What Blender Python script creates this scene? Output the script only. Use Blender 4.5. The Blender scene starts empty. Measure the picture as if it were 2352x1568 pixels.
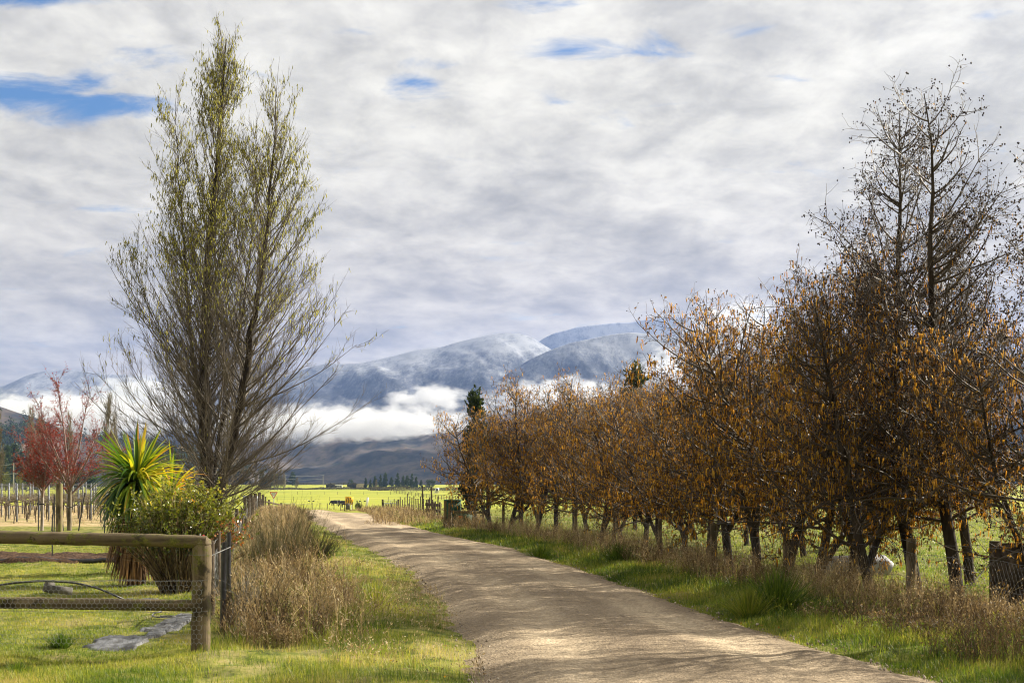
import bpy, math, random
import numpy as np
from mathutils import Vector
R = math.radians
random.seed(7)
SC = bpy.context.scene
COL = SC.collection

# ------------------------------------------------------------------ camera
CAM_H = 1.83; FPX = 3267.0; HOR = 1100.0        # picture measured on a 2352x1568 grid
cam_d = bpy.data.cameras.new('camera'); cam = bpy.data.objects.new('camera', cam_d); COL.objects.link(cam)
cam.location = (0, 0, CAM_H); cam.rotation_euler = (R(90), 0, 0)
cam_d.sensor_width = 36; cam_d.lens = 50.0; cam_d.shift_y = (HOR - 784) / 2352.0
cam_d.clip_start = 0.1; cam_d.clip_end = 30000
SC.camera = cam

# ------------------------------------------------------------------ node helper
class NT:
    def __init__(s, tree): s.t = tree; s.n = tree.nodes; s.l = tree.links
    def node(s, typ, **kw):
        n = s.n.new(typ); ins = kw.pop('ins', {})
        for k, v in kw.items(): setattr(n, k, v)
        for k, v in ins.items(): s.set(n, k, v)
        return n
    def set(s, n, k, v):
        i = n.inputs[k]
        if isinstance(v, bpy.types.NodeSocket): s.l.new(v, i)
        elif isinstance(v, bpy.types.Node): s.l.new(v.outputs[0], i)
        else: i.default_value = v
    def math(s, op, a, b=0.0, c=None, clamp=False):
        n = s.node('ShaderNodeMath', operation=op, use_clamp=clamp); s.set(n, 0, a); s.set(n, 1, b)
        if c is not None: s.set(n, 2, c)
        return n.outputs[0]
    def noise(s, vec, scale, detail=4, rough=.55, dist=0.0, w=None):
        n = s.node('ShaderNodeTexNoise', ins={'Scale': scale, 'Detail': detail, 'Roughness': rough, 'Distortion': dist})
        if vec is not None: s.set(n, 'Vector', vec)
        return n.outputs[0]
    def ramp(s, fac, pts, interp='LINEAR'):
        n = s.node('ShaderNodeValToRGB'); cr = n.color_ramp; cr.interpolation = interp
        while len(cr.elements) > 1: cr.elements.remove(cr.elements[-1])
        for i, (p, c) in enumerate(pts):
            e = cr.elements[0] if i == 0 else cr.elements.new(p)
            e.position = p
            if not isinstance(c, (tuple, list)): c = (c, c, c)
            e.color = (*c[:3], 1)
        s.set(n, 0, fac); return n.outputs[0]
    def mix(s, fac, a, b, typ='MIX'):
        n = s.node('ShaderNodeMix', data_type='RGBA', blend_type=typ)
        s.set(n, 0, fac)
        for i, v in ((6, a), (7, b)):
            if isinstance(v, (tuple, list)): v = (*v[:3], 1)
            s.set(n, i, v)
        return n.outputs[2]
    def maprange(s, v, a, b, c=0.0, d=1.0, smooth=True):
        n = s.node('ShaderNodeMapRange', interpolation_type='SMOOTHSTEP' if smooth else 'LINEAR', clamp=True) if smooth else s.node('ShaderNodeMapRange', clamp=True)
        s.set(n, 0, v); s.set(n, 1, a); s.set(n, 2, b); s.set(n, 3, c); s.set(n, 4, d)
        return n.outputs[0]
    def vmath(s, op, a, b=None, scale=None):
        n = s.node('ShaderNodeVectorMath', operation=op); s.set(n, 0, a)
        if b is not None: s.set(n, 1, b)
        if scale is not None: s.set(n, 'Scale', scale)
        return n
    def mapping(s, vec, loc=(0,0,0), rot=(0,0,0), sc=(1,1,1)):
        return s.node('ShaderNodeMapping', ins={'Vector': vec, 'Location': loc, 'Rotation': rot, 'Scale': sc}).outputs[0]

# ------------------------------------------------------------------ world: sky with broken cloud deck
SUN_EL = 31.0; SUN_AZ = 62.0      # degrees to the right of the view direction (+Y)
SC.view_settings.view_transform = 'Standard'; SC.view_settings.look = 'None'
SC.view_settings.exposure = 1.4; SC.view_settings.gamma = 1.0
W = bpy.data.worlds.new('World'); SC.world = W; W.use_nodes = True
w = NT(W.node_tree); w.n.clear()
out = w.node('ShaderNodeOutputWorld'); bg = w.node('ShaderNodeBackground', ins={'Strength': 0.64})
w.l.new(bg.outputs[0], out.inputs[0])
sky = w.node('ShaderNodeTexSky', sky_type='NISHITA', sun_disc=False, sun_elevation=R(SUN_EL), sun_rotation=R(SUN_AZ), air_density=1.0, dust_density=0.2, ozone_density=2.0)
skyc = w.vmath('SCALE', sky.outputs[0], scale=0.06).outputs[0]
skyc = w.mix(1.0, skyc, (0.55, 0.88, 1.22), 'MULTIPLY')
tc = w.node('ShaderNodeTexCoord'); D = tc.outputs['Generated']
sep = w.node('ShaderNodeSeparateXYZ', ins={0: D})
az = w.math('DIVIDE', sep.outputs[0], w.math('MAXIMUM', w.math('ABSOLUTE', sep.outputs[1]), 0.05))
zz = w.math('MAXIMUM', sep.outputs[2], 0.0)
inv = w.math('DIVIDE', 1.0, w.math('ADD', zz, 0.16))
px = w.math('MULTIPLY', sep.outputs[0], inv); py = w.math('MULTIPLY', sep.outputs[1], inv)
pv = w.node('ShaderNodeCombineXYZ', ins={0: px, 1: py, 2: 0.0}).outputs[0]
p1 = w.mapping(pv, rot=(0, 0, R(12)), sc=(1.15, 0.80, 1))
n1 = w.noise(p1, 3.2, 8, .57, .35)
n2 = w.noise(w.mapping(pv, loc=(3, 7, 0), rot=(0, 0, R(-8)), sc=(1.1, .85, 1)), 8.0, 7, .6, .25)
n3 = w.noise(w.mapping(pv, loc=(9, 2, 0), sc=(1, 1.3, 1)), .55, 3, .5)
nn = w.math('ADD', w.math('MULTIPLY', n1, .46), w.math('ADD', w.math('MULTIPLY', n2, .36), w.math('MULTIPLY', n3, .18)))
cloud = w.ramp(nn, [(.37, (.292, .284, .276)), (.45, (.392, .380, .362)), (.52, (.505, .488, .458)), (.60, (.620, .600, .560))])
# brighter towards the sun side, a little greyer to the low left
glow = w.maprange(az, -.35, .42, .97, 1.12)
cloud = w.mix(1.0, cloud, w.node('ShaderNodeCombineColor', ins={0: glow, 1: glow, 2: glow}).outputs[0], 'MULTIPLY')
low = w.maprange(sep.outputs[2], .04, .26)
cloud = w.mix(1.0, cloud, w.mix(low, (.86, .77, .645), (1.01, .995, .945)), 'MULTIPLY')
# holes in the deck: direction (az, elevation-tangent) of each gap
tz = w.math('DIVIDE', sep.outputs[2], w.math('MAXIMUM', w.math('ABSOLUTE', sep.outputs[1]), 0.05))
hole = None
def px2dir(x, y): return ((x - 1176) / FPX, (HOR - y) / FPX)
for (hx, hy, rx, ry, amp) in [(30, 205, 190, 52, 1.25), (230, 245, 170, 34, 1.0), (950, 186, 60, 22, .72), (1010, 148, 90, 22, .62), (1320, 122, 170, 24, .60), (1480, 148, 60, 16, .5), (1200, 8, 95, 22, .7), (1130, 235, 200, 12, .3), (80, -8, 210, 30, 1.15), (1560, 230, 80, 18, .35), (2290, 40, 60, 40, .4), (860, 570, 50, 20, .2),(1700, 70, 110, 26, .45), (130,470,160,26,.2)]:
    a0, t0 = px2dir(hx, hy)
    dx = w.math('MULTIPLY', w.math('SUBTRACT', az, a0), FPX / rx); dz = w.math('MULTIPLY', w.math('SUBTRACT', tz, t0), FPX / ry)
    rr = w.math('ADD', w.math('MULTIPLY', dx, dx), w.math('MULTIPLY', dz, dz))
    g = w.math('MULTIPLY', w.math('POWER', 2.718, w.math('MULTIPLY', rr, -0.8)), amp)
    hole = g if hole is None else w.math('MAXIMUM', hole, g)
front = w.math('GREATER_THAN', sep.outputs[1], 0.0)
wisp = w.noise(w.mapping(pv, loc=(1, 4, 0), rot=(0, 0, R(10)), sc=(1, 1.7, 1)), 4.2, 9, .62, .4)
hm = w.maprange(w.math('ADD', w.math('MULTIPLY', hole, front), w.math('MULTIPLY', w.math('SUBTRACT', wisp, .5), 3.2)), .30, 1.15)
skycol = w.mix(hm, cloud, skyc)
w.set(bg, 'Color', skycol)
W.cycles.sampling_method = 'MANUAL'; W.cycles.sample_map_resolution = 512

# ------------------------------------------------------------------ sun
sd = bpy.data.lights.new('sun', 'SUN'); so = bpy.data.objects.new('sun', sd); COL.objects.link(so)
sd.energy = 5.0; sd.angle = R(.53); sd.color = (1.0, .92, .77)
sv = Vector((math.sin(R(SUN_AZ)) * math.cos(R(SUN_EL)), math.cos(R(SUN_AZ)) * math.cos(R(SUN_EL)), math.sin(R(SUN_EL))))
so.rotation_euler = sv.to_track_quat('Z', 'Y').to_euler(); so.location = (30, 20, 40)
SC.cycles.volume_bounces = 7; SC.cycles.volume_step_rate = .6; SC.cycles.max_bounces = 12; SC.cycles.transparent_max_bounces = 12
SC.cycles.diffuse_bounces = 3; SC.cycles.glossy_bounces = 2; SC.cycles.transmission_bounces = 4
SC.cycles.sample_clamp_indirect = 4.0; SC.cycles.filter_width = 1.1; SC.cycles.use_denoising = True

# ------------------------------------------------------------------ materials
def mat(name):
    m = bpy.data.materials.new(name); m.use_nodes = True; t = NT(m.node_tree); t.n.clear()
    o = t.node('ShaderNodeOutputMaterial'); return m, t, o
def surf(name, ca, cb, scale=6, rough=.8, spec=.3, metal=0, detail=5, bump=0.0, stretch=(1, 1, 1), cc=None, coord='Object', lo=.38, hi=.62):
    m, t, o = mat(name); c = t.node('ShaderNodeTexCoord').outputs[coord]
    n = t.noise(t.mapping(c, sc=stretch), scale, detail)
    pts = [(lo, ca), (hi, cb)] if cc is None else [(lo, ca), ((lo + hi) / 2, cb), (hi, cc)]
    col = t.ramp(n, pts)
    b = t.node('ShaderNodeBsdfPrincipled', ins={'Base Color': col, 'Roughness': rough, 'Metallic': metal, 'Specular IOR Level': spec})
    if bump:
        bn = t.node('ShaderNodeBump', ins={'Strength': min(1, bump), 'Distance': .02, 'Height': n}); t.set(b, 'Normal', bn.outputs[0])
    t.l.new(b.outputs[0], o.inputs[0]); return m
def timber(name, axis, a, b_, moss=.5):
    m, t, o = mat(name); c = t.node('ShaderNodeTexCoord').outputs['Object']
    st = (26, 26, .9) if axis == 'z' else (.9, 26, 26)
    gr = t.noise(t.mapping(c, sc=st), 1.0, 6, .7); bl = t.noise(c, 3.2, 5, .65); fi = t.noise(c, 60, 3, .7)
    col = t.ramp(t.math('ADD', t.math('MULTIPLY', gr, .65), t.math('MULTIPLY', bl, .35)), [(.36, a), (.5, tuple((p + q) / 2 for p, q in zip(a, b_))), (.64, b_)])
    mo = t.math('MULTIPLY', t.maprange(t.noise(c, 5.5, 6, .7), .50, .62), moss)
    col = t.mix(mo, col, t.ramp(fi, [(.35, (.055, .062, .012)), (.65, (.17, .165, .035))]))
    col = t.mix(t.maprange(t.noise(t.mapping(c, loc=(5, 5, 5)), 2.6, 5, .7), .54, .60, 0, .75), col, (.022, .018, .013))
    b = t.node('ShaderNodeBsdfPrincipled', ins={'Base Color': col, 'Roughness': .88, 'Specular IOR Level': .2})
    bn = t.node('ShaderNodeBump', ins={'Strength': .9, 'Distance': .008, 'Height': t.math('ADD', gr, t.math('MULTIPLY', fi, .4))}); t.set(b, 'Normal', bn.outputs[0]); t.l.new(b.outputs[0], o.inputs[0]); return m
def leafy(name, pts, trans=.45, rough=.5, spec=.3, tcol=None):
    """thin vegetation: colour runs along the ramp with the per-vertex value v; part of the light passes through"""
    m, t, o = mat(name)
    v = t.node('ShaderNodeAttribute', attribute_name='v').outputs['Fac']
    col = t.ramp(v, pts)
    b = t.node('ShaderNodeBsdfPrincipled', ins={'Base Color': col, 'Roughness': rough, 'Specular IOR Level': spec})
    if trans > 0:
        tr = t.node('ShaderNodeBsdfTranslucent', ins={'Color': t.mix(1.0, col, tcol or (1.5, 1.35, .8), 'MULTIPLY')})
        mx = t.node('ShaderNodeMixShader', ins={0: trans}); t.l.new(b.outputs[0], mx.inputs[1]); t.l.new(tr.outputs[0], mx.inputs[2])
        t.l.new(mx.outputs[0], o.inputs[0])
    else: t.l.new(b.outputs[0], o.inputs[0])
    return m
MT = {}
MT['weathered_wood'] = surf('weathered_wood', (.07, .055, .03), (.22, .17, .10), 5, .85, .2, stretch=(1, 1, .35), bump=.5, cc=(.17, .17, .05))
MT['post_wood'] = timber('post_timber', 'z', (.060, .046, .028), (.215, .165, .10), .95)
MT['rail_wood'] = timber('rail_timber', 'x', (.050, .038, .022), (.175, .135, .08), 1.0)
MT['old_dark_wood'] = surf('old_dark_wood', (.035, .026, .018), (.11, .085, .06), 6, .9, .15, stretch=(.3, 1, 1), bump=.4)
MT['galv'] = surf('galvanised_steel', (.32, .34, .37), (.52, .54, .58), 9, .45, .5, metal=.6)
MT['wire'] = surf('fence_wire', (.10, .10, .10), (.22, .22, .22), 20, .7, .2)
MT['post_steel'] = surf('trellis_steel', (.14, .15, .17), (.26, .27, .30), 9, .7, .2)
MT['black_plastic'] = surf('black_plastic', (.012, .012, .014), (.03, .03, .034), 14, .35, .5)
MT['poly_sheet'] = surf('weed_mat_sheet', (.045, .042, .04), (.17, .175, .19), 9, .55, .5, bump=.3)
MT['alder_bark'] = surf('alder_bark', (.020, .015, .011), (.065, .052, .038), 9, .9, .12, stretch=(1, 1, .3), bump=.5)
MT['poplar_bark'] = surf('poplar_bark', (.085, .068, .042), (.20, .165, .11), 8, .8, .25, stretch=(1, 1, .3), bump=.4)
MT['maple_bark'] = surf('maple_bark', (.20, .16, .13), (.40, .34, .29), 8, .7, .3, stretch=(1, 1, .3))
MT['alder_twig'] = leafy('alder_twig', [(0, (.045, .032, .022)), (.6, (.095, .075, .052)), (1, (.21, .165, .12))], 0, .5, .25)
MT['poplar_twig'] = leafy('poplar_twig', [(0, (.055, .044, .032)), (1, (.22, .18, .13))], 0, .55, .4)
MT['maple_twig'] = leafy('maple_twig', [(0, (.10, .06, .05)), (1, (.27, .18, .15))], 0, .5, .4)
MT['alder_catkin'] = leafy('alder_catkin', [(0, (.12, .060, .012)), (.35, (.34, .19, .022)), (.7, (.70, .42, .045)), (1, (.78, .56, .11))], .55, .6, .2, (1.25, 1.2, .7))
MT['alder_leaf'] = leafy('alder_dead_leaf', [(0, (.022, .014, .008)), (.5, (.085, .050, .014)), (1, (.36, .21, .030))], .45, .6, .3)
MT['alder_cone'] = leafy('alder_cone', [(0, (.012, .008, .006)), (1, (.045, .028, .018))], 0, .7, .2)
MT['poplar_catkin'] = leafy('poplar_catkin', [(0, (.17, .18, .02)), (.5, (.36, .35, .045)), (1, (.52, .48, .09))], .45, .6, .2, (1.3, 1.3, .8))
MT['maple_leaf'] = leafy('maple_bud_leaf', [(0, (.10, .008, .005)), (.5, (.22, .020, .012)), (1, (.36, .055, .022))], .45, .5, .3, (1.4, .9, .8))
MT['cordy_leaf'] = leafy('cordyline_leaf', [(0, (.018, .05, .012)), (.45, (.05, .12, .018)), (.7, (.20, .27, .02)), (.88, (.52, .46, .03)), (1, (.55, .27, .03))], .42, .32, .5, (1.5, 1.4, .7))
MT['cordy_dead'] = leafy('dead_cordyline_leaf', [(0, (.06, .034, .018)), (1, (.30, .18, .085))], .25, .7, .2)
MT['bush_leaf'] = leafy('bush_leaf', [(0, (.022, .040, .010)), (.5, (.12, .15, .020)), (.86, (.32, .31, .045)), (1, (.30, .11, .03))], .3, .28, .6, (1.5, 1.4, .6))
MT['grass'] = leafy('grass_blade', [(0, (.035, .070, .010)), (.35, (.095, .150, .020)), (.6, (.22, .25, .035)), (.82, (.36, .33, .075)), (1, (.42, .32, .17))], .5, .45, .35, (1.35, 1.35, .7))
MT['dry'] = leafy('dry_stem', [(0, (.035, .022, .014)), (.3, (.115, .078, .042)), (.55, (.24, .178, .092)), (.8, (.42, .335, .185)), (.93, (.50, .42, .28)), (1, (.20, .24, .06))], .38, .6, .25, (1.3, 1.15, .9))
MT['broom'] = leafy('broom_stem', [(0, (.035, .030, .018)), (.6, (.10, .095, .04)), (1, (.22, .20, .08))], .2, .6, .25)
MT['conifer'] = leafy('conifer_needles', [(0, (.010, .022, .012)), (.6, (.030, .055, .024)), (1, (.07, .095, .035))], .2, .6, .2)
MT['farpop'] = leafy('distant_poplar_twigs', [(0, (.10, .08, .055)), (1, (.25, .21, .13))], .2, .7, .2)
MT['willow'] = leafy('willow_twigs', [(0, (.16, .17, .03)), (1, (.36, .36, .07))], .3, .7, .2)
MT['black_hair'] = surf('black_cattle_hair', (.006, .005, .005), (.018, .014, .012), 10, .6, .3)
MT['duck_white'] = surf('white_feathers', (.6, .6, .58), (.75, .75, .72), 10, .7, .2)
MT['duck_black'] = surf('black_feathers', (.012, .012, .015), (.03, .03, .035), 10, .6, .2)
MT['white_paint'] = surf('white_paint', (.70, .70, .70), (.82, .82, .81), 6, .4, .4)
MT['red_paint'] = surf('red_sign_paint', (.42, .012, .015), (.52, .02, .02), 6, .4, .4)
MT['black_paint'] = surf('black_sign_paint', (.01, .01, .01), (.02, .02, .02), 6, .5, .4)
MT['yellow_sign'] = surf('yellow_sign_sheet', (.75, .38, .01), (.85, .46, .015), 6, .4, .4)
MT['orange'] = surf('orange_plastic', (.6, .12, .01), (.8, .2, .02), 8, .4, .4)
MT['red_plastic'] = surf('red_plastic', (.6, .01, .01), (.8, .02, .02), 8, .25, .5)
MT['green_sheet'] = surf('green_painted_sheet', (.012, .065, .035), (.03, .11, .06), 4, .6, .3)
MT['glass'] = surf('dark_window_glass', (.02, .025, .03), (.05, .06, .07), 3, .1, .7)
MT['concrete'] = surf('concrete', (.22, .21, .19), (.42, .40, .36), 8, .85, .2, bump=.3)
MT['tan_stone'] = surf('tan_plaster', (.30, .25, .17), (.42, .36, .26), 2, .85, .2)
MT['rubber'] = surf('tyre_rubber', (.012, .012, .012), (.03, .03, .03), 12, .8, .2)
MT['insul'] = surf('grey_scrap', (.06, .055, .05), (.13, .12, .105), 8, .8, .2)
MT['tan_grey'] = surf('weathered_white', (.20, .20, .21), (.32, .32, .33), 5, .6, .3)
MT['turquoise'] = surf('turquoise_tape', (.01, .35, .25), (.02, .45, .33), 8, .5, .3)

# ------------------------------------------------------------------ mesh accumulators (numpy)
class Mesh:
    def __init__(s): s.V = []; s.F = []; s.A = []; s.I = []; s.n = 0
    def add(s, V, F, v=None, mi=0):
        V = np.asarray(V, dtype=np.float32).reshape(-1, 3); F = np.asarray(F, dtype=np.int64)
        if len(V) == 0: return
        if v is None: v = np.full(len(V), .5)
        v = np.broadcast_to(np.asarray(v, dtype=np.float32), (len(V),))
        s.V.append(V); s.A.append(v); s.F.append((F + s.n, mi)); s.n += len(V)
    def build(s, name, mats, parent=None, smooth=False, loc=None):
        me = bpy.data.meshes.new(name)
        V = np.concatenate(s.V); A = np.concatenate(s.A)
        ls = []; lt = []; li = []; mi = []; pos = 0
        for F, m in s.F:
            k = F.shape[1]; li.append(F.ravel()); ls.append(pos + np.arange(len(F)) * k); lt.append(np.full(len(F), k)); mi.append(np.full(len(F), m)); pos += F.size
        li = np.concatenate(li); ls = np.concatenate(ls); lt = np.concatenate(lt); mi = np.concatenate(mi)
        me.vertices.add(len(V)); me.vertices.foreach_set('co', V.ravel())
        me.loops.add(len(li)); me.loops.foreach_set('vertex_index', li.astype(np.int32))
        me.polygons.add(len(ls)); me.polygons.foreach_set('loop_start', ls.astype(np.int32)); me.polygons.foreach_set('loop_total', lt.astype(np.int32))
        me.polygons.foreach_set('material_index', mi.astype(np.int32))
        if smooth: me.polygons.foreach_set('use_smooth', np.ones(len(ls), dtype=bool))
        at = me.attributes.new('v', 'FLOAT', 'POINT'); at.data.foreach_set('value', A.astype(np.float32))
        me.update(calc_edges=True); me.validate()
        if not isinstance(mats, (list, tuple)): mats = [mats]
        for m in mats: me.materials.append(MT[m] if isinstance(m, str) else m)
        o = bpy.data.objects.new(name, me); COL.objects.link(o)
        if parent: o.parent = parent
        if loc is not None: o.location = loc
        return o
    # primitives
    def box(s, c, size, rz=0.0, ry=0.0, rx=0.0, mi=0, v=None, taper=1.0):
        x, y, z = [a / 2 for a in size]
        P = np.array([(sx * x * (taper if sz > 0 else 1), sy * y * (taper if sz > 0 else 1), sz * z) for sz in (-1, 1) for sx, sy in ((-1, -1), (1, -1), (1, 1), (-1, 1))])
        from mathutils import Euler
        Rm = np.array(Euler((rx, ry, rz)).to_matrix()); P = P @ Rm.T + np.array(c)
        s.add(P, [(3, 2, 1, 0), (4, 5, 6, 7), (0, 1, 5, 4), (1, 2, 6, 5), (2, 3, 7, 6), (3, 0, 4, 7)], v, mi)
    def tube(s, P, R_, S=8, mi=0, v=None, cap=True):
        P = np.asarray(P, float)[None]; K = P.shape[1]
        R_ = np.broadcast_to(np.asarray(R_, float), (K,))[None]
        V, F = tubes(P, R_, S); s.add(V, F, v, mi)
        if cap:
            for e, rev in ((0, False), (K - 1, True)):
                ring = V[e * S:(e + 1) * S]; idx = np.arange(S)[None]
                s.add(ring, idx if rev else idx[:, ::-1], v, mi)
    def cyl(s, a, b, r, r2=None, S=10, mi=0, v=None):
        s.tube([a, b], [r, r if r2 is None else r2], S, mi, v)
def nrm(a): return a / np.maximum(np.linalg.norm(a, axis=-1, keepdims=True), 1e-9)
def tubes(P, Rr, S=3):
    N, K, _ = P.shape
    T = nrm(np.gradient(P, axis=1)); o = nrm(P[:, -1] - P[:, 0])
    ref = np.zeros((N, 3)); ref[np.arange(N), np.argmin(np.abs(o), axis=1)] = 1
    U = nrm(np.cross(T, ref[:, None, :])); Wv = np.cross(T, U)
    a = np.arange(S) * 2 * np.pi / S
    V = P[:, :, None, :] + Rr[:, :, None, None] * (np.cos(a)[None, None, :, None] * U[:, :, None, :] + np.sin(a)[None, None, :, None] * Wv[:, :, None, :])
    i = np.arange(N)[:, None, None] * K * S + np.arange(K - 1)[None, :, None] * S
    j = np.arange(S)[None, None, :]; j2 = (j + 1) % S
    F = np.stack([i + j, i + j2, i + S + j2, i + S + j], -1).reshape(-1, 4)
    return V.reshape(-1, 3), F
def ribbons(P, Wd, side):
    """P (N,K,3) centre lines, Wd (N,K) half widths, side (N,3)"""
    N, K, _ = P.shape; s = side[:, None, :] * Wd[:, :, None]
    V = np.stack([P - s, P + s], 2).reshape(-1, 3)
    i = np.arange(N)[:, None] * K * 2 + np.arange(K - 1)[None] * 2
    F = np.stack([i, i + 1, i + 3, i + 2], -1).reshape(-1, 4)
    return V, F
def spindles(C, D_, L, Wd, S=3):
    """small elongated bodies: centre top C, direction D_, length L, radius Wd"""
    N = len(C); t = np.array([0, .18, .8, 1.0]); r = np.array([.25, 1, .85, .2])
    P = C[:, None] + D_[:, None] * (L[:, None] * t)[:, :, None]
    return tubes(P, Wd[:, None] * r, S)
def octas(C, r):
    N = len(C); d = np.array([(1, 0, 0), (-1, 0, 0), (0, 1, 0), (0, -1, 0), (0, 0, 1.3), (0, 0, -1.3)])
    V = (C[:, None] + d[None] * r[:, None, None]).reshape(-1, 3)
    f = np.array([(0, 2, 4), (2, 1, 4), (1, 3, 4), (3, 0, 4), (2, 0, 5), (1, 2, 5), (3, 1, 5), (0, 3, 5)])
    return V, (f[None] + (np.arange(N) * 6)[:, None, None]).reshape(-1, 3)
def rhombs(C, A, B):
    V = np.stack([C, C + A * .45 - B, C + A, C + A * .45 + B], 1).reshape(-1, 3)
    return V, (np.arange(len(C)) * 4)[:, None] + np.arange(4)[None]
def randdir(rng, n): return nrm(rng.normal(size=(n, 3)))
def grow(rng, S, Dv, L, K, up=0.0, wander=.1, upz=(0, 0, 1)):
    N = len(S); P = np.zeros((N, K, 3)); P[:, 0] = S; d = Dv.copy(); u = np.array(upz, float)
    upv = np.broadcast_to(np.asarray(up, float), (N,))[:, None]
    for k in range(1, K):
        d = nrm(d + u * upv / (K - 1) + rng.normal(size=(N, 3)) * wander)
        P[:, k] = P[:, k - 1] + d * (L / (K - 1))[:, None]
    return P
def along(P, idx, t):
    K = P.shape[1]; f = t * (K - 1); k = np.minimum(f.astype(int), K - 2); fr = (f - k)[:, None]
    a = P[idx, k]; b = P[idx, k + 1]; return a + (b - a) * fr, nrm(b - a)
def branch(rng, P, n, t0, t1, ang, angv=.2, pw=1.0, wgt=None):
    idx = rng.choice(len(P), n, p=None if wgt is None else wgt / wgt.sum()); t = t0 + (t1 - t0) * rng.random(n) ** pw
    S, T = along(P, idx, t)
    q = randdir(rng, n); q = nrm(q - T * (q * T).sum(1, keepdims=True))
    a = ang + rng.normal(size=n) * angv
    return idx, t, S, nrm(T * np.cos(a)[:, None] + q * np.sin(a)[:, None])
def taper(r0, K, tip=.25): return r0[:, None] * np.linspace(1, tip, K)[None]

def tag(o, label=None, cat=None, group=None, kind=None):
    if label: o['label'] = label
    if cat: o['category'] = cat
    if group: o['group'] = group
    if kind: o['kind'] = kind
    return o
def thing(name, loc, label, cat, group=None, rz=0):
    o = bpy.data.objects.new(name, None); COL.objects.link(o); o.location = loc; o.rotation_euler = (0, 0, rz)
    o.empty_display_size = .2
    return tag(o, label, cat, group)
def dup(root, loc, rz=0.0, sc=1.0, label=None):
    r = root.copy(); COL.objects.link(r); r.location = loc; r.rotation_euler = (0, 0, rz); r.scale = (sc, sc, sc) if not isinstance(sc, tuple) else sc
    if label: r['label'] = label
    for ch in list(root.children):
        c = ch.copy(); COL.objects.link(c); c.parent = r
        for g in ch.children:
            d = g.copy(); COL.objects.link(d); d.parent = c
    return r
ORD = ['first', 'second', 'third', 'fourth', 'fifth', 'sixth', 'seventh', 'eighth', 'ninth', 'tenth', 'eleventh', 'twelfth', 'thirteenth', 'fourteenth', 'fifteenth', 'sixteenth', 'seventeenth', 'eighteenth', 'nineteenth', 'twentieth', 'twenty-first', 'twenty-second', 'twenty-third', 'twenty-fourth', 'twenty-fifth', 'twenty-sixth', 'twenty-seventh', 'twenty-eighth', 'twenty-ninth', 'thirtieth', 'thirty-first', 'thirty-second', 'thirty-third', 'thirty-fourth', 'thirty-fifth', 'thirty-sixth']

# ------------------------------------------------------------------ value noise in numpy
_rs = np.random.RandomState(3); _tab = _rs.rand(256, 256)
def vnoise(x, y):
    xi = np.floor(x).astype(int); yi = np.floor(y).astype(int); fx = x - xi; fy = y - yi
    fx = fx * fx * (3 - 2 * fx); fy = fy * fy * (3 - 2 * fy)
    g = lambda a, b: _tab[a % 256, b % 256]
    return (g(xi, yi) * (1 - fx) + g(xi + 1, yi) * fx) * (1 - fy) + (g(xi, yi + 1) * (1 - fx) + g(xi + 1, yi + 1) * fx) * fy
def fbm(x, y, o=4, ridged=False):
    s = 0; a = .5; t = 0
    for k in range(o):
        n = vnoise(x * 2 ** k + 17 * k, y * 2 ** k + 31 * k)
        if ridged: n = 1 - np.abs(2 * n - 1)
        s = s + a * n; t += a; a *= .5
    return s / t

# ------------------------------------------------------------------ terrain
_kd = [-60, 0, 62, 80, 100, 130, 168, 204, 330, 500, 800, 980, 1200, 1400, 2000, 3500, 9000]
_kz = [0, 0, 0, -.13, -.55, -1.4, -2.3, -2.7, -4.3, -5.0, -5.0, -4.6, -3.0, -3.5, -9, -16, -30]
_ld = [-60, 0, 95, 150, 400, 900, 1400, 3500, 9000]; _lz = [0, 0, 0, -.45, -2.1, -4.0, -5, -14, -30]
RD = [-20, 8, 13.9, 17.6, 21.3, 28.5, 36.9, 46.7, 60, 75]
RL = [.55, .25, -.11, -.52, -.85, -1.9, -3.45, -5.5, -8.1, -10.9]
RRt = [5.6, 4.4, 3.45, 2.75, 2.25, 1.3, 0.0, -2.4, -5.0, -7.4]
FLd = [-20, 14.6, 27, 65, 110, 150]; FLx = [3.1, -3.2, -5.46, -11.9, -19.0, -25]
def sst(a, b, x): t = np.clip((x - a) / (b - a), 0, 1); return t * t * (3 - 2 * t)
def road_l(d): return np.interp(d, RD, RL)
def road_r(d): return np.interp(d, RD, RRt)
def fence_l(d): return np.interp(d, FLd, FLx)
def fence_r(d): return road_r(d) + 2.35
def Hbase(x, y):
    a = np.interp(y, _kd, _kz); b = np.interp(y, _ld, _lz)
    w_ = sst(-.20, -.27, x / np.maximum(y, 5)) * sst(40, 60, y)
    return a * (1 - w_) + b * w_
def H(x, y):
    x = np.asarray(x, float); y = np.asarray(y, float)
    h = Hbase(x, y)
    near = 1 - sst(70, 130, y)
    dr = np.maximum(road_l(y) - x, x - road_r(y))       # distance outside the road
    inside = sst(.9, -.6, dr)
    h = h + near * ((fbm(x * .7, y * .7, 3) - .5) * .14 + (fbm(x * 2.6, y * 2.6, 3) - .5) * .09) * (1 - inside * .85)
    h = h + near * .05 * sst(.3, 1.2, dr) - near * .05 * inside
    h = h + (1 - near) * (fbm(x * .05, y * .05, 3) - .5) * .5 * (1 - sst(400, 700, y))
    h = h + sst(78, 84, y) * sst(125, 95, y) * (fbm(x * .35, y * .35, 3) - .35) * .45 * sst(-30, -12, x)
    # far rise behind the first paddock
    return h
def Hz(x, y): return float(H(np.array([x]), np.array([y]))[0])

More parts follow.
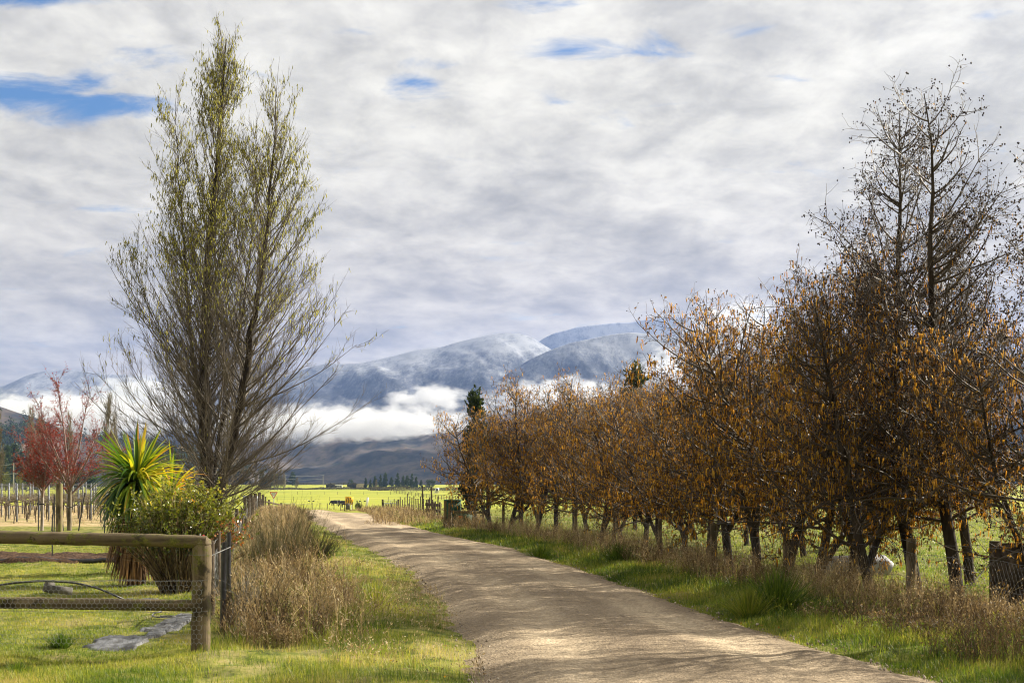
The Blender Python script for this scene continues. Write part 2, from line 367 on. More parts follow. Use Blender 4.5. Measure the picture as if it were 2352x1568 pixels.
def grid_mesh(X, Y, Z):
    n, m = X.shape; V = np.stack([X, Y, Z], -1).reshape(-1, 3)
    i = np.arange(n - 1)[:, None] * m + np.arange(m - 1)[None]
    return V, np.stack([i, i + 1, i + m + 1, i + m], -1).reshape(-1, 4)
yr = np.concatenate([np.arange(-40, 5, 2.5), np.arange(5, 12, .5), np.arange(12, 45, .16), np.arange(45, 90, .4), np.geomspace(90, 9000, 170)])
uu = np.concatenate([np.linspace(-3, -.75, 14), np.linspace(-.72, .72, 330), np.linspace(.75, 3, 14)])
Yg, Ug = np.meshgrid(yr, uu, indexing='ij'); Xg = Ug * (np.abs(Yg) * .82 + 14)
m, t, o = mat('meadow_ground')
gpos = t.node('ShaderNodeNewGeometry').outputs['Position']
sp = t.node('ShaderNodeSeparateXYZ', ins={0: gpos})
na = t.noise(gpos, .35, 5, .6); nb = t.noise(gpos, 3.0, 6, .65); nc = t.noise(gpos, 38, 3, .6)
green = t.ramp(t.math('ADD', t.math('MULTIPLY', nb, .7), t.math('MULTIPLY', nc, .3)), [(.36, (.030, .036, .010)), (.45, (.085, .105, .018)), (.54, (.17, .175, .032)), (.66, (.28, .235, .09))])
far = t.ramp(t.noise(t.mapping(gpos, sc=(1, .25, 1)), .03, 6, .7), [(.35, (.22, .25, .028)), (.5, (.28, .295, .035)), (.68, (.34, .335, .055))])
df = t.maprange(sp.outputs[1], 60, 120)
straw = t.maprange(t.noise(t.mapping(gpos, sc=(1, .5, 1)), .9, 5, .7), .5, .62)
cg = t.mix(df, green, far)
cg = t.mix(t.math('MULTIPLY', straw, t.math('SUBTRACT', .45, t.math('MULTIPLY', df, .45))), cg, (.30, .235, .12))
# tan vineyard floor
u_ = t.math('DIVIDE', sp.outputs[0], t.math('MAXIMUM', sp.outputs[1], 5.0))
vin = t.math('MULTIPLY', t.maprange(u_, -.265, -.28), t.math('MULTIPLY', t.maprange(sp.outputs[1], 52.5, 55), t.maprange(sp.outputs[1], 118, 104)))
vtan = t.ramp(t.noise(t.mapping(gpos, sc=(.5, 2.2, 1)), 1.0, 6, .7), [(.38, (.19, .19, .06)), (.5, (.34, .255, .135)), (.65, (.45, .34, .20))])
cg = t.mix(vin, cg, vtan)
b = t.node('ShaderNodeBsdfPrincipled', ins={'Base Color': cg, 'Roughness': .95, 'Specular IOR Level': .1})
bn = t.node('ShaderNodeBump', ins={'Strength': .6, 'Distance': .04, 'Height': nb}); t.set(b, 'Normal', bn.outputs[0])
t.l.new(b.outputs[0], o.inputs[0]); MT['ground'] = m
g = Mesh(); V, F = grid_mesh(Xg, Yg, H(Xg, Yg)); g.add(V, F)
tag(g.build('ground', 'ground', smooth=True), kind='structure')

# gravel road
rd = np.concatenate([np.arange(-20, 8, 1.0), np.arange(8, 50, .16), np.arange(50, 76, .4)])
cl = (road_l(rd) + road_r(rd)) / 2; hw = (road_r(rd) - road_l(rd)) / 2
cx_, cy_ = list(cl), list(rd); hw = list(hw)
x_, y_ = cx_[-1], cy_[-1]; ang = math.atan2(cy_[-1] - cy_[-4], cx_[-1] - cx_[-4])
for k in range(150):
    ang = min(ang + .022, R(171)); x_ += .4 * math.cos(ang); y_ += .4 * math.sin(ang); cx_.append(x_); cy_.append(y_); hw.append(hw[-1] + .002)
cxy = np.stack([cx_, cy_], 1); tn = nrm(np.gradient(cxy, axis=0)); nr = np.stack([tn[:, 1], -tn[:, 0]], 1); hw = np.array(hw)
from_lat = np.linspace(-1, 1, 44)
Lx = cxy[:, None, 0] + nr[:, None, 0] * from_lat[None] * (hw[:, None] + .55); Ly = cxy[:, None, 1] + nr[:, None, 1] * from_lat[None] * (hw[:, None] + .55)
q = np.abs(from_lat[None]) * (hw[:, None] + .55) - hw[:, None]       # >0 outside
prof = .035 - .13 * sst(-.45, .55, q) + .03 * (1 - from_lat[None] ** 2)
ruts = -.034 * (np.exp(-((from_lat[None] - .42) / .13) ** 2) + np.exp(-((from_lat[None] + .36) / .13) ** 2)) * (fbm(Lx * .2, Ly * .2, 2) + .3)
Lz = Hbase(Lx, Ly) * 1.0 + prof + ruts + (fbm(Lx * 2.2, Ly * 2.2, 4) - .5) * .10 * sst(-.7, .3, q) + (fbm(Lx * 1.0, Ly * 1.8, 4) - .5) * .035 + (fbm(Lx * 6, Ly * 6, 2) - .5) * .012 + .02
Lz = np.where(Ly > 70, np.maximum(Lz, H(Lx, Ly) + .03 - .10 * sst(-.3, .5, q)), Lz)
m, t, o = mat('gravel_road')
gp = t.node('ShaderNodeNewGeometry').outputs['Position']
n0 = t.noise(t.mapping(gp, rot=(0, 0, R(-18)), sc=(1.3, .35, 1)), .8, 6, .6); n1_ = t.noise(gp, 26, 5, .75); vo = t.node('ShaderNodeTexVoronoi', ins={'Vector': gp, 'Scale': 34.0}).outputs['Distance']
n4 = t.noise(gp, 5.5, 5, .7)
c = t.ramp(n0, [(.33, (.270, .212, .146)), (.5, (.375, .300, .208)), (.66, (.490, .400, .282))])
c = t.mix(t.maprange(n1_, .34, .70), t.mix(1.0, c, (.62, .60, .58), 'MULTIPLY'), t.mix(1.0, c, (1.25, 1.25, 1.25), 'MULTIPLY'))
c = t.mix(t.maprange(n4, .54, .72, 0, .75), c, (.13, .10, .072))
lat = t.math('ADD', t.node('ShaderNodeAttribute', attribute_name='v').outputs['Fac'], t.math('MULTIPLY', t.math('SUBTRACT', t.noise(gp, .6, 3, .5), .5), .10))
tr_ = t.math('MAXIMUM', t.maprange(t.math('ABSOLUTE', t.math('SUBTRACT', lat, .32)), .13, .04), t.maprange(t.math('ABSOLUTE', t.math('SUBTRACT', lat, .70)), .13, .04))
c = t.mix(tr_, t.mix(1.0, c, (.80, .78, .76), 'MULTIPLY'), t.mix(1.0, c, (1.12, 1.11, 1.09), 'MULTIPLY'))
st_ = t.noise(gp, 70, 4, .8); c = t.mix(t.math('MULTIPLY', t.maprange(st_, .58, .66, 0, .85), t.math('SUBTRACT', 1.0, t.math('MULTIPLY', tr_, .6))), c, (.10, .085, .07)); c = t.mix(t.maprange(st_, .40, .36, 0, .7), c, (.55, .47, .36))
b = t.node('ShaderNodeBsdfPrincipled', ins={'Base Color': c, 'Roughness': .92, 'Specular IOR Level': .15})
hgt = t.math('ADD', t.math('MULTIPLY', n1_, .8), t.math('ADD', t.math('MULTIPLY', vo, -.5), t.math('MULTIPLY', n4, 2.0)))
bn = t.node('ShaderNodeBump', ins={'Strength': .9, 'Distance': .022, 'Height': hgt}); t.set(b, 'Normal', bn.outputs[0])
t.l.new(b.outputs[0], o.inputs[0]); MT['gravel'] = m
g = Mesh(); V, F = grid_mesh(Lx, Ly, Lz); g.add(V, F, np.broadcast_to(from_lat[None] * .5 + .5, Lx.shape).ravel())
tag(g.build('gravel_road', 'gravel', smooth=True), kind='structure')
# loose stones on the road and along its edge
rng = np.random.default_rng(5); n = 1500
d = 12.5 + 34 * rng.random(n) ** 1.7; l = road_l(d) - .35; r_ = road_r(d) + .3; u = rng.random(n); edge = rng.random(n) < .5
u = np.where(edge, np.where(rng.random(n) < .5, u * .13, 1 - u * .13), u); x = l + (r_ - l) * u
rad = .005 + .014 * rng.random(n) ** 3.5
z = H(x, d) + .045 + rad * .2
V, F = octas(np.stack([x, d, z], 1), rad)
g = Mesh(); g.add(V, F, np.repeat(rng.random(n), 6)); MT['stone'] = leafy('loose_stone', [(0, (.20, .16, .12)), (1, (.42, .36, .28))], 0, .9, .2)
tag(g.build('loose_gravel', 'stone'), 'scattered grey stones lying on the gravel road', 'gravel', kind='stuff')

# side track joining on the left verge, garden gravel drive, mulch bed
def patch(name, mt, fn, x0, x1, y0, y1, nx, ny, lift, edge_fn, kind='structure', **kw):
    X, Y = np.meshgrid(np.linspace(x0, x1, nx), np.linspace(y0, y1, ny)); e = edge_fn(X, Y)
    Z = H(X, Y) + lift - .14 * sst(0, .5, e) + kw.get('rough', .0) * (fbm(X * 7, Y * 7, 3) - .3)
    g = Mesh(); V, F = grid_mesh(X, Y, Z); g.add(V, F); return g.build(name, mt, smooth=True)
MT['drive'] = surf('pale_drive_gravel', (.19, .19, .19), (.42, .42, .42), 25, .9, .1, coord='Object')
MT['mulch'] = surf('bark_mulch', (.022, .014, .010), (.11, .066, .042), 22, .9, .1, bump=1, lo=.35, hi=.7)
tag(patch('garden_drive', 'drive', None, -24, -8.6, 39, 46, 60, 40, .03, lambda X, Y: np.abs(Y - 42.6) - 1.3 + (fbm(X, Y, 2) - .5) * .6), kind='structure')
tag(patch('mulch_bed', 'mulch', None, -14, -7.6, 29.2, 33.8, 90, 70, .06, lambda X, Y: (((X + 10.4) / 2.3) ** 2 + ((Y - 31.4) / 1.5) ** 2 - 1) * 1.8 + (fbm(X * 1.5, Y * 1.5, 2) - .5) * .3, rough=.12), kind='structure')

# ------------------------------------------------------------------ hills and mountains
def ridge(name, pts, Yc, Y0, mt, amp=60, pw=1.1, nscale=1 / 900., step=8, Yb=None, seed=0, crest_n=6, nt=110):
    xs = np.array([p[0] for p in pts], float); ys = np.array([p[1] for p in pts], float)
    X = np.arange(xs[0], xs[-1], step); 
    yc = np.interp(X, xs, ys); k = np.exp(-np.linspace(-2, 2, 9) ** 2); k /= k.sum()
    yc = np.convolve(np.pad(yc, 4, 'edge'), k, 'valid')
    Xw = (X - 1176) / FPX * Yc; zc = CAM_H + (HOR - yc) / FPX * Yc
    T = np.concatenate([np.linspace(0, 1, nt), np.linspace(1, 1.5, 14)[1:]])
    Tg, Xg_ = np.meshgrid(T, Xw, indexing='ij'); Zc = np.broadcast_to(zc, Tg.shape)
    Yg_ = Y0 + (Yc - Y0) * Tg
    zb = -25.0
    f = np.where(Tg <= 1, Tg ** pw, 1 - (Tg - 1) * 1.4)
    Z = zb + (Zc - zb) * f
    n_ = fbm(Xg_ * nscale + seed, (Yg_ * .45 + Xg_ * .25) * nscale + seed, 6, ridged=True) - .55
    env = np.clip(Tg, 0, 1) * np.clip(1.0 - Tg, 0, 1) * 3.2
    gl = fbm(Xg_ * nscale * 2.6 + Yg_ * nscale * .5 + seed, Yg_ * nscale * .55 + seed * 2, 5, ridged=True) - .55
    Z = Z + (n_ * amp * 1.3 + gl * amp * 1.9) * env + (fbm(Xg_ / 60., Yg_ / 60., 4) - .5) * crest_n * np.clip(Tg * 2, 0, 1)
    g = Mesh(); V, F = grid_mesh(Xg_, Yg_, Z); g.add(V, F)
    return tag(g.build(name, mt, smooth=True), kind='structure')
m, t, o = mat('snowy_mountain')
gm = t.node('ShaderNodeNewGeometry'); gp = gm.outputs['Position']
s_ = t.node('ShaderNodeSeparateXYZ', ins={0: gp})
ns1 = t.noise(t.mapping(gp, rot=(0, 0, R(20)), sc=(1, .22, .6)), 1 / 48., 9, .78); ns2 = t.noise(t.mapping(gp, sc=(1, .45, 1)), 1 / 330., 6, .6); ns3 = t.noise(t.mapping(gp, sc=(1, .2, .5)), 1 / 10., 4, .8)
alt = t.maprange(s_.outputs[2], 120, 650, -.13, .10)
sn = t.math('ADD', t.math('ADD', t.math('MULTIPLY', ns1, .50), t.math('MULTIPLY', ns2, .32)), t.math('ADD', t.math('MULTIPLY', ns3, .24), alt))
c = t.ramp(sn, [(.40, (.020, .022, .028)), (.47, (.055, .060, .072)), (.53, (.12, .128, .145)), (.63, (.27, .28, .30))])
b = t.node('ShaderNodeBsdfPrincipled', ins={'Base Color': c, 'Roughness': .9, 'Specular IOR Level': .1})
t.l.new(b.outputs[0], o.inputs[0]); MT['snow'] = m
m, t, o = mat('tussock_hill')
gp = t.node('ShaderNodeNewGeometry').outputs['Position']
h1 = t.noise(t.mapping(gp, sc=(1, .3, 1.2)), 1 / 110., 8, .66); h2 = t.noise(gp, 1 / 20., 6, .75)
c = t.ramp(h1, [(.38, (.016, .022, .034)), (.46, (.034, .036, .046)), (.54, (.085, .070, .064)), (.66, (.14, .11, .09))])
c = t.mix(t.maprange(h2, .53, .66), c, (.022, .034, .022))
b = t.node('ShaderNodeBsdfPrincipled', ins={'Base Color': c, 'Roughness': .95, 'Specular IOR Level': .05})
bn = t.node('ShaderNodeBump', ins={'Strength': .8, 'Distance': 5.0, 'Height': h1}); t.set(b, 'Normal', bn.outputs[0])
t.l.new(b.outputs[0], o.inputs[0]); MT['hill'] = m
ridge('mountain_back', [(1100, 900), (1180, 830), (1235, 785), (1270, 765), (1330, 750), (1400, 742), (1450, 740), (1500, 730), (1545, 727), (1620, 724), (1700, 720), (1800, 728), (2000, 760), (2300, 800), (2700, 900)], 8000, 6600, 'snow', 70, seed=4)
ridge('mountain_main', [(380, 1020), (450, 990), (560, 925), (640, 872), (700, 845), (755, 833), (820, 836), (870, 826), (900, 818), (960, 803), (1010, 797), (1080, 778), (1130, 766), (1190, 764), (1215, 770), (1260, 800), (1350, 845), (1500, 905), (1700, 980)], 6000, 4300, 'snow', 120, seed=1, pw=1.0)
ridge('mountain_front', [(1060, 935), (1157, 863), (1218, 824), (1265, 802), (1312, 787), (1389, 770), (1445, 762), (1484, 766), (1535, 771), (1700, 790), (1900, 845), (2200, 880), (2700, 900)], 5200, 4000, 'snow', 90, seed=8)
ridge('mountain_left', [(-500, 920), (-250, 900), (-100, 905), (-20, 893), (20, 882), (60, 862), (100, 851), (150, 848), (200, 853), (260, 860), (330, 862), (420, 880), (560, 930), (700, 990)], 7000, 5200, 'snow', 90, seed=12)
ridge('hill_slope', [(100, 1050), (300, 1040), (500, 1015), (640, 1000), (760, 1003), (870, 1002), (977, 1000), (1045, 995), (1200, 965), (1500, 900), (2000, 870), (2700, 860)], 3650, 2500, 'hill', 48, seed=20, nscale=1 / 420., pw=.9, crest_n=4)
ridge('foothill', [(700, 1094), (800, 1085), (880, 1070), (960, 1058), (1060, 1042), (1200, 1035), (1600, 1010), (2700, 960)], 2500, 1900, 'hill', 22, seed=33, nscale=1 / 260., crest_n=2)
ridge('wooded_hill', [(-900, 840), (-300, 890), (-60, 922), (0, 933), (25, 942), (58, 952), (96, 962), (125, 976), (166, 989), (215, 999), (300, 1012), (420, 1034), (520, 1062), (640, 1092)], 1500, 1050, 'hill', 26, seed=41, nscale=1 / 200., step=5, crest_n=3)

# ------------------------------------------------------------------ plants: alders
def make_alder(seed, h, rad, leggy=False):
    rng = np.random.default_rng(seed)
    root = thing('alder_tree', (0, 0, 0), 'alder', 'tree', 'alders planted in a row beside the road')
    tk = Mesh(); K = 12
    lean = np.array([[rng.normal() * .10, rng.normal() * .10, 1.0]])
    T = grow(rng, np.zeros((1, 3)) + [0, 0, -.1], nrm(lean), np.array([h * .97]), K, .35, .07)
    tk.add(*tubes(T, taper(np.array([.058 + .006 * h]), K, .06), 9), None)
    stems = [T]
    if not leggy:                     # low second stem
        i_, t_, S, Dd = branch(rng, T, 1, .08, .16, R(28), .1)
        T2 = grow(rng, S, Dd, np.array([h * .78]), K, .8, .07); tk.add(*tubes(T2, taper(np.array([.06]), K, .08), 7)); stems.append(T2)
    ALL = np.concatenate(stems)
    tk.build('trunk', 'alder_bark', root, smooth=True)
    cr = Mesh()
    n1 = int(44 + 6 * h); wg = np.array([1.0, .6][:len(ALL)])
    i1, t1, S1, D1 = branch(rng, ALL, n1, .17, .95, R(66), .18, wgt=wg)
    hh = S1[:, 2] / h; low = hh < .35
    D1 = nrm(D1 + np.stack([0 * hh, 0 * hh, np.where(low, -.15, .05)], 1))
    L1 = rad * (1.15 - .95 * hh) * (.7 + .45 * rng.random(n1)) * np.where(hh > .7, .8, 1.0) + .15
    B1 = grow(rng, S1, D1, L1, 8, np.where(low, .45, .9), .10); cr.add(*tubes(B1, taper(.008 + .009 * L1, 8, .2), 4), np.full(8 * 4 * n1, .35))
    n2 = int(n1 * 11); i2, t2, S2, D2 = branch(rng, B1, n2, .12, 1, R(50), .25, wgt=L1)
    L2 = (.20 + .42 * rng.random(n2)) * (.6 + .25 * L1[i2]); B2 = grow(rng, S2, D2, L2, 5, .25, .16)
    cr.add(*tubes(B2, taper(.0035 + .0055 * L2, 5, .35), 3), np.repeat(.2 + .7 * rng.random(n2), 15))
    n3 = int(n2 * 4.6); i3, t3, S3, D3 = branch(rng, B2, n3, .1, 1, R(55), .3, wgt=L2)
    L3 = .07 + .20 * rng.random(n3); B3 = grow(rng, S3, D3, L3, 4, .1, .22)
    cr.add(*tubes(B3, taper(np.full(n3, .0031), 4, .5), 3), np.repeat(rng.random(n3) ** .9, 12))
    cr.build('branches', 'alder_twig', root)
    up = S3[:, 2] / h
    # hanging catkins in bunches at twig ends
    ck = Mesh(); clu = fbm(S3[:, 0] * 2.2 + seed, S3[:, 2] * 2.2 + S3[:, 1] * 1.7, 3); nc = int(n3 * (1.55 if not leggy else .26)); pr = np.clip(1.2 - (.85 if not leggy else 1.5) * up, .03, 1) * np.clip((clu - .36) * 5, .06, 1)
    c_i = rng.choice(n3, nc, p=pr / pr.sum()); base = B3[c_i, -1] + rng.normal(size=(nc, 3)) * .012
    dd = nrm(np.stack([rng.normal(size=nc) * .16, rng.normal(size=nc) * .16, -np.ones(nc)], 1))
    clump = np.repeat(.25 + .5 * rng.random(n3), 1)[c_i]
    V, F = spindles(base, dd, .03 + .10 * rng.random(nc) ** 1.5, .0045 + .0055 * rng.random(nc), 3); ck.add(V, F, np.repeat(np.clip(clump + rng.normal(size=nc) * .33, 0, 1), 12))
    ck.build('catkins', 'alder_catkin', root)
    # dead leaves clinging low in the crown
    nl = int(n3 * (1.05 if not leggy else .2)); pl = np.clip(1.1 - 1.1 * up, .02, 1) * np.clip((.62 - clu) * 5, .1, 1); l_i = rng.choice(n3, nl, p=pl / pl.sum())
    C = B3[l_i, 2]; A = nrm(randdir(rng, nl) + [0, 0, -.7]) * (.025 + .045 * rng.random(nl))[:, None]; B = nrm(np.cross(A, randdir(rng, nl))) * (.008 + .013 * rng.random(nl))[:, None]
    lf = Mesh(); V, F = rhombs(C, A, B); lf.add(V, F, np.repeat(rng.random(nl), 4)); lf.build('dead_leaves', 'alder_leaf', root)
    cn = Mesh(); nn_ = int(n3 * (.6 if not leggy else 1.6)); k_i = rng.integers(0, n3, nn_)
    V, F = octas(B3[k_i, -1] + rng.normal(size=(nn_, 3)) * .02, (.007 if not leggy else .009) + .007 * rng.random(nn_)); cn.add(V, F, np.repeat(rng.random(nn_), 6)); cn.build('cones', 'alder_cone', root)
    return root
alders = [make_alder(11, 5.0, 2.1), make_alder(12, 5.3, 2.2), make_alder(13, 4.9, 2.0), make_alder(14, 5.2, 2.3), make_alder(15, 8.1, 2.3, True), make_alder(16, 7.8, 2.2, True)]
#            x, d, variant, scale
row = [(-.75, 49.8, 0, .95), (-.15, 47.9, 2, 1.0), (.35, 47.0, 1, 1.0), (.75, 46.0, 3, .93), (1.35, 44.0, 0, .95), (1.9, 41.8, 1, .98), (2.5, 39.6, 2, .95), (2.95, 37.4, 3, .86), (3.3, 35.6, 1, .82), (3.55, 33.8, 0, .84),
       (3.9, 31.8, 3, .88), (4.1, 30.0, 2, 1.0), (4.35, 28.4, 1, 1.06), (4.6, 26.7, 0, 1.08), (4.8, 25.2, 3, 1.08), (5.1, 23.9, 2, 1.04), (5.32, 22.4, 1, .98), (5.35, 21.0, 3, .92), (6.0, 21.0, 4, .95), (6.45, 20.5, 5, .97),
       (7.15, 19.0, 0, .9), (7.2, 16.4, 4, .98), (7.9, 14.0, 5, .95), (8.4, 11.6, 3, 1.1)]
back = [(2.6, 48.8, 3, .9), (3.6, 48, 1, .95), (4.7, 46, 0, .98), (5.4, 41.5, 2, .88), (6.1, 37, 3, .82), (6.7, 32.6, 1, .88), (7.3, 28.6, 0, .95), (7.9, 24.5, 5, .9)]
rr_ = random.Random(4); used = set()
def place(lst, lab):
    for i, (x, y, k, s) in enumerate(lst):
        z = Hz(x, y); rz = rr_.uniform(0, 6.28); L = lab(i)
        if k not in used: o = alders[k]; o.location = (x, y, z); o.rotation_euler = (0, 0, rz); o.scale = (s, s, s); o['label'] = L; used.add(k)
        else: dup(alders[k], (x, y, z), rz, (s, s, s * (1 + .07 * math.sin(i * 2.4) * (k < 4))), L)
def lab_row(i):
    if i == 18: return 'tall leggy alder with straight trunk and dark cones, left of the two tallest'
    if i == 19: return 'tallest right-hand leggy alder with leaning kinked trunk beside the dark timber box'
    if i > 19: return ORD[i - 20] + ' alder right of the dark timber box, entering from the right edge'
    return 'catkin-hung brown alder, ' + ORD[i] + ' trunk of the front row counted from the green box'
place(row, lab_row)
place(back, lambda i: 'brown alder standing behind the front row, ' + ORD[i] + ' of that back line' if i < 9 else 'brown alder behind the green box at the far end of the row')

# ------------------------------------------------------------------ big poplar
def make_poplar(x0, y0):
    rng = np.random.default_rng(21); z0 = Hz(x0, y0); sc = y0 / FPX
    root = thing('poplar_tree', (x0, y0, z0), 'tall twin-stemmed poplar with yellow-green catkins in its upper half, standing alone behind the bush', 'tree')
    def P2(pts):        # trunk line measured against the base point
        a = np.array(pts, float); gx = (a[:, 0] - a[0, 0]) * sc; gz = (1100 - a[:, 1]) * sc + CAM_H - z0
        return np.stack([gx, a[:, 2], gz], 1)
    def resample(P, K):
        s = np.concatenate([[0], np.cumsum(np.linalg.norm(np.diff(P, axis=0), axis=1))]); u = np.linspace(0, s[-1], K)
        return np.stack([np.interp(u, s, P[:, j]) for j in range(3)], 1)
    A = P2([(478, 1238, 0), (476, 1090, 0), (470, 950, 0), (466, 840, .1), (470, 700, .1), (480, 560, .1), (492, 430, 0), (505, 300, 0), (512, 190, 0), (520, 90, 0)])
    B = P2([(478, 1238, 0), (505, 1140, -.3), (530, 1060, -.5), (560, 940, -.6), (578, 840, -.7), (592, 740, -.7), (612, 620, -.6), (622, 500, -.5), (632, 380, -.4), (638, 250, -.4)])
    C = P2([(476, 1060, 0), (450, 960, .5), (425, 800, .8), (412, 640, .9), (402, 480, .8), (392, 350, .8), (388, 210, .8)])
    E = P2([(500, 1150, 0), (520, 1000, .6), (545, 850, 1.0), (565, 700, 1.1), (585, 540, 1.1), (598, 400, 1.1), (600, 330, 1.1)])
    A[:, 0] += 0; tk = Mesh(); K = 26
    st = []
    for P, r in ((A, .25), (B, .18), (C, .085), (E, .08)):
        Q = resample(P, K); Q[1:-1] += rng.normal(size=(K - 2, 3)) * .025; st.append(Q); tk.add(*tubes(Q[None], taper(np.array([r]), K, .06), 9))
    tk.build('trunk', 'alder_bark', root, smooth=True)
    ST = np.stack(st)
    cr = Mesh(); n1 = 640; wg = np.array([1.0, .72, .42, .42]); i1, t1, S1, D1 = branch(rng, ST, n1, .03, .97, 0.0, .0, pw=1.15, wgt=wg)
    ia = np.interp(S1[:, 2], [0, 2, 6, 11, 16], [R(62), R(55), R(43), R(34), R(26)]) + rng.normal(size=n1) * .12; qa = randdir(rng, n1); qa = nrm(qa - D1 * (qa * D1).sum(1, keepdims=True)); D1 = nrm(D1 * np.cos(ia)[:, None] + qa * np.sin(ia)[:, None])
    hz = S1[:, 2]; top = 15.6
    L1 = np.interp(hz, [0, 1.5, 4, 7, 10, 13, 16], [3.2, 5.6, 5.6, 4.2, 3.0, 2.1, .7]) * (.5 + .5 * rng.random(n1) ** .8) * np.array([1.0, .92, .6, .6])[i1]
    upt = np.interp(hz, [0, 4, 8, 16], [.55, .62, .85, .9])
    B1 = grow(rng, S1, D1, L1, 10, upt, .035); r1 = .006 + .0045 * L1
    cr.add(*tubes(B1, taper(r1, 10, .18), 5), np.full(n1 * 50, .35))
    n2 = 5200; i2, t2, S2, D2 = branch(rng, B1, n2, .1, .98, R(27), .12, wgt=L1 ** 1.2)
    L2 = (.35 + .9 * rng.random(n2)) * (.5 + .17 * L1[i2]) * (1.15 - .5 * t2); B2 = grow(rng, S2, D2, L2, 6, .5, .07)
    cr.add(*tubes(B2, taper(.0042 + .0038 * L2, 6, .3), 3), np.repeat(.2 + .6 * rng.random(n2), 18))
    n3 = 34000; i3, t3, S3, D3 = branch(rng, B2, n3, .05, 1, R(30), .18, wgt=L2)
    L3 = .10 + .38 * rng.random(n3); B3 = grow(rng, S3, D3, L3, 4, .3, .11)
    cr.add(*tubes(B3, taper(np.full(n3, .0042), 4, .5), 3), np.repeat(rng.random(n3), 12))
    cr.build('branches', 'poplar_twig', root)
    zt = S3[:, 2]; rad = np.hypot(S3[:, 0] - .5, S3[:, 1]); pr = sst(5.5, 12.5, zt + rad * .45) + .004 ; pr = pr * (.3 + fbm(S3[:, 0] * .8 + 9, zt * .8, 2) ** 1.5)
    nc = 13000; ci = rng.choice(n3, nc, p=pr / pr.sum()); kk = rng.integers(1, 4, nc)
    dd = nrm(np.stack([rng.normal(size=nc) * .22, rng.normal(size=nc) * .22, -np.ones(nc)], 1))
    V, F = spindles(B3[ci, kk], dd, .07 + .11 * rng.random(nc), .009 + .005 * rng.random(nc), 3)
    ck = Mesh(); ck.add(V, F, np.repeat(rng.random(nc), 12)); ck.build('catkins', 'poplar_catkin', root)
make_poplar((478 - 1176) / FPX * 45, 45.0)

# ------------------------------------------------------------------ red maples
def make_maple(x, y, h, rad, seed, label, pale):
    rng = np.random.default_rng(seed); root = thing('maple_tree', (x, y, Hz(x, y)), label, 'tree', 'young red maples by the drive')
    T = grow(rng, np.array([[0, 0, -.05]]), np.array([[.02, 0, 1.]]), np.array([1.55]), 5, 0, .02)
    tk = Mesh(); tk.add(*tubes(T, taper(np.array([.085 if not pale else .06]), 5, .8), 8)); tk.build('trunk', 'maple_bark' if pale else 'poplar_bark', root, smooth=True)
    n1 = 11; S = T[:, -1].repeat(n1, 0) - np.array([0, 0, 1]) * rng.random((n1, 1)) * .35
    a = np.arange(n1) * 2.4; inc = rng.uniform(.15, .95, n1); inc[0] = .03
    Dv = np.stack([np.cos(a) * np.sin(inc), np.sin(a) * np.sin(inc), np.cos(inc)], 1)
    L1 = (h - 1.5) * (1 - .45 * inc) * rng.uniform(.75, 1.0, n1); L1[0] = h - 1.5
    B1 = grow(rng, S, Dv, L1, 9, .18 if not pale else .0, .06); cr = Mesh(); cr.add(*tubes(B1, taper(.03 + .004 * L1, 9, .12), 5), np.full(n1 * 45, .8))
    n2 = 260; i2, t2, S2, D2 = branch(rng, B1, n2, .12, .96, R(36), .12, wgt=L1); L2 = (.3 + .8 * rng.random(n2)) * rad / 1.8 * (1.2 - .6 * t2); B2 = grow(rng, S2, D2, L2, 6, .4, .08)
    cr.add(*tubes(B2, taper(.006 + .006 * L2, 6, .3), 3), np.repeat(rng.random(n2), 18))
    n3 = 1300; i3, t3, S3, D3 = branch(rng, B2, n3, .1, 1, R(38), .2, wgt=L2); L3 = .1 + .28 * rng.random(n3); B3 = grow(rng, S3, D3, L3, 4, .3, .1)
    cr.add(*tubes(B3, taper(np.full(n3, .0045), 4, .5), 3), np.repeat(rng.random(n3), 12)); cr.build('branches', 'maple_twig', root)
    nl = 9500; li = rng.integers(0, n3, nl); C = B3[li, rng.integers(0, 4, nl)] + rng.normal(size=(nl, 3)) * .02
    A = nrm(randdir(rng, nl) + [0, 0, -.4]) * (.025 + .04 * rng.random(nl))[:, None]; B = nrm(np.cross(A, randdir(rng, nl))) * (.007 + .012 * rng.random(nl))[:, None]
    lf = Mesh(); V, F = rhombs(C, A, B); lf.add(V, F, np.repeat(rng.random(nl), 4)); lf.build('red_buds', 'maple_leaf', root)
make_maple((159 - 1176) / FPX * 49, 49, 5.6, 1.9, 31, 'taller red maple with dark trunk tied between stakes, right of the pale one', False)
make_maple((96 - 1176) / FPX * 50, 50, 4.2, 1.7, 33, 'smaller pale-stemmed red maple with spreading white branches near the left edge', True)

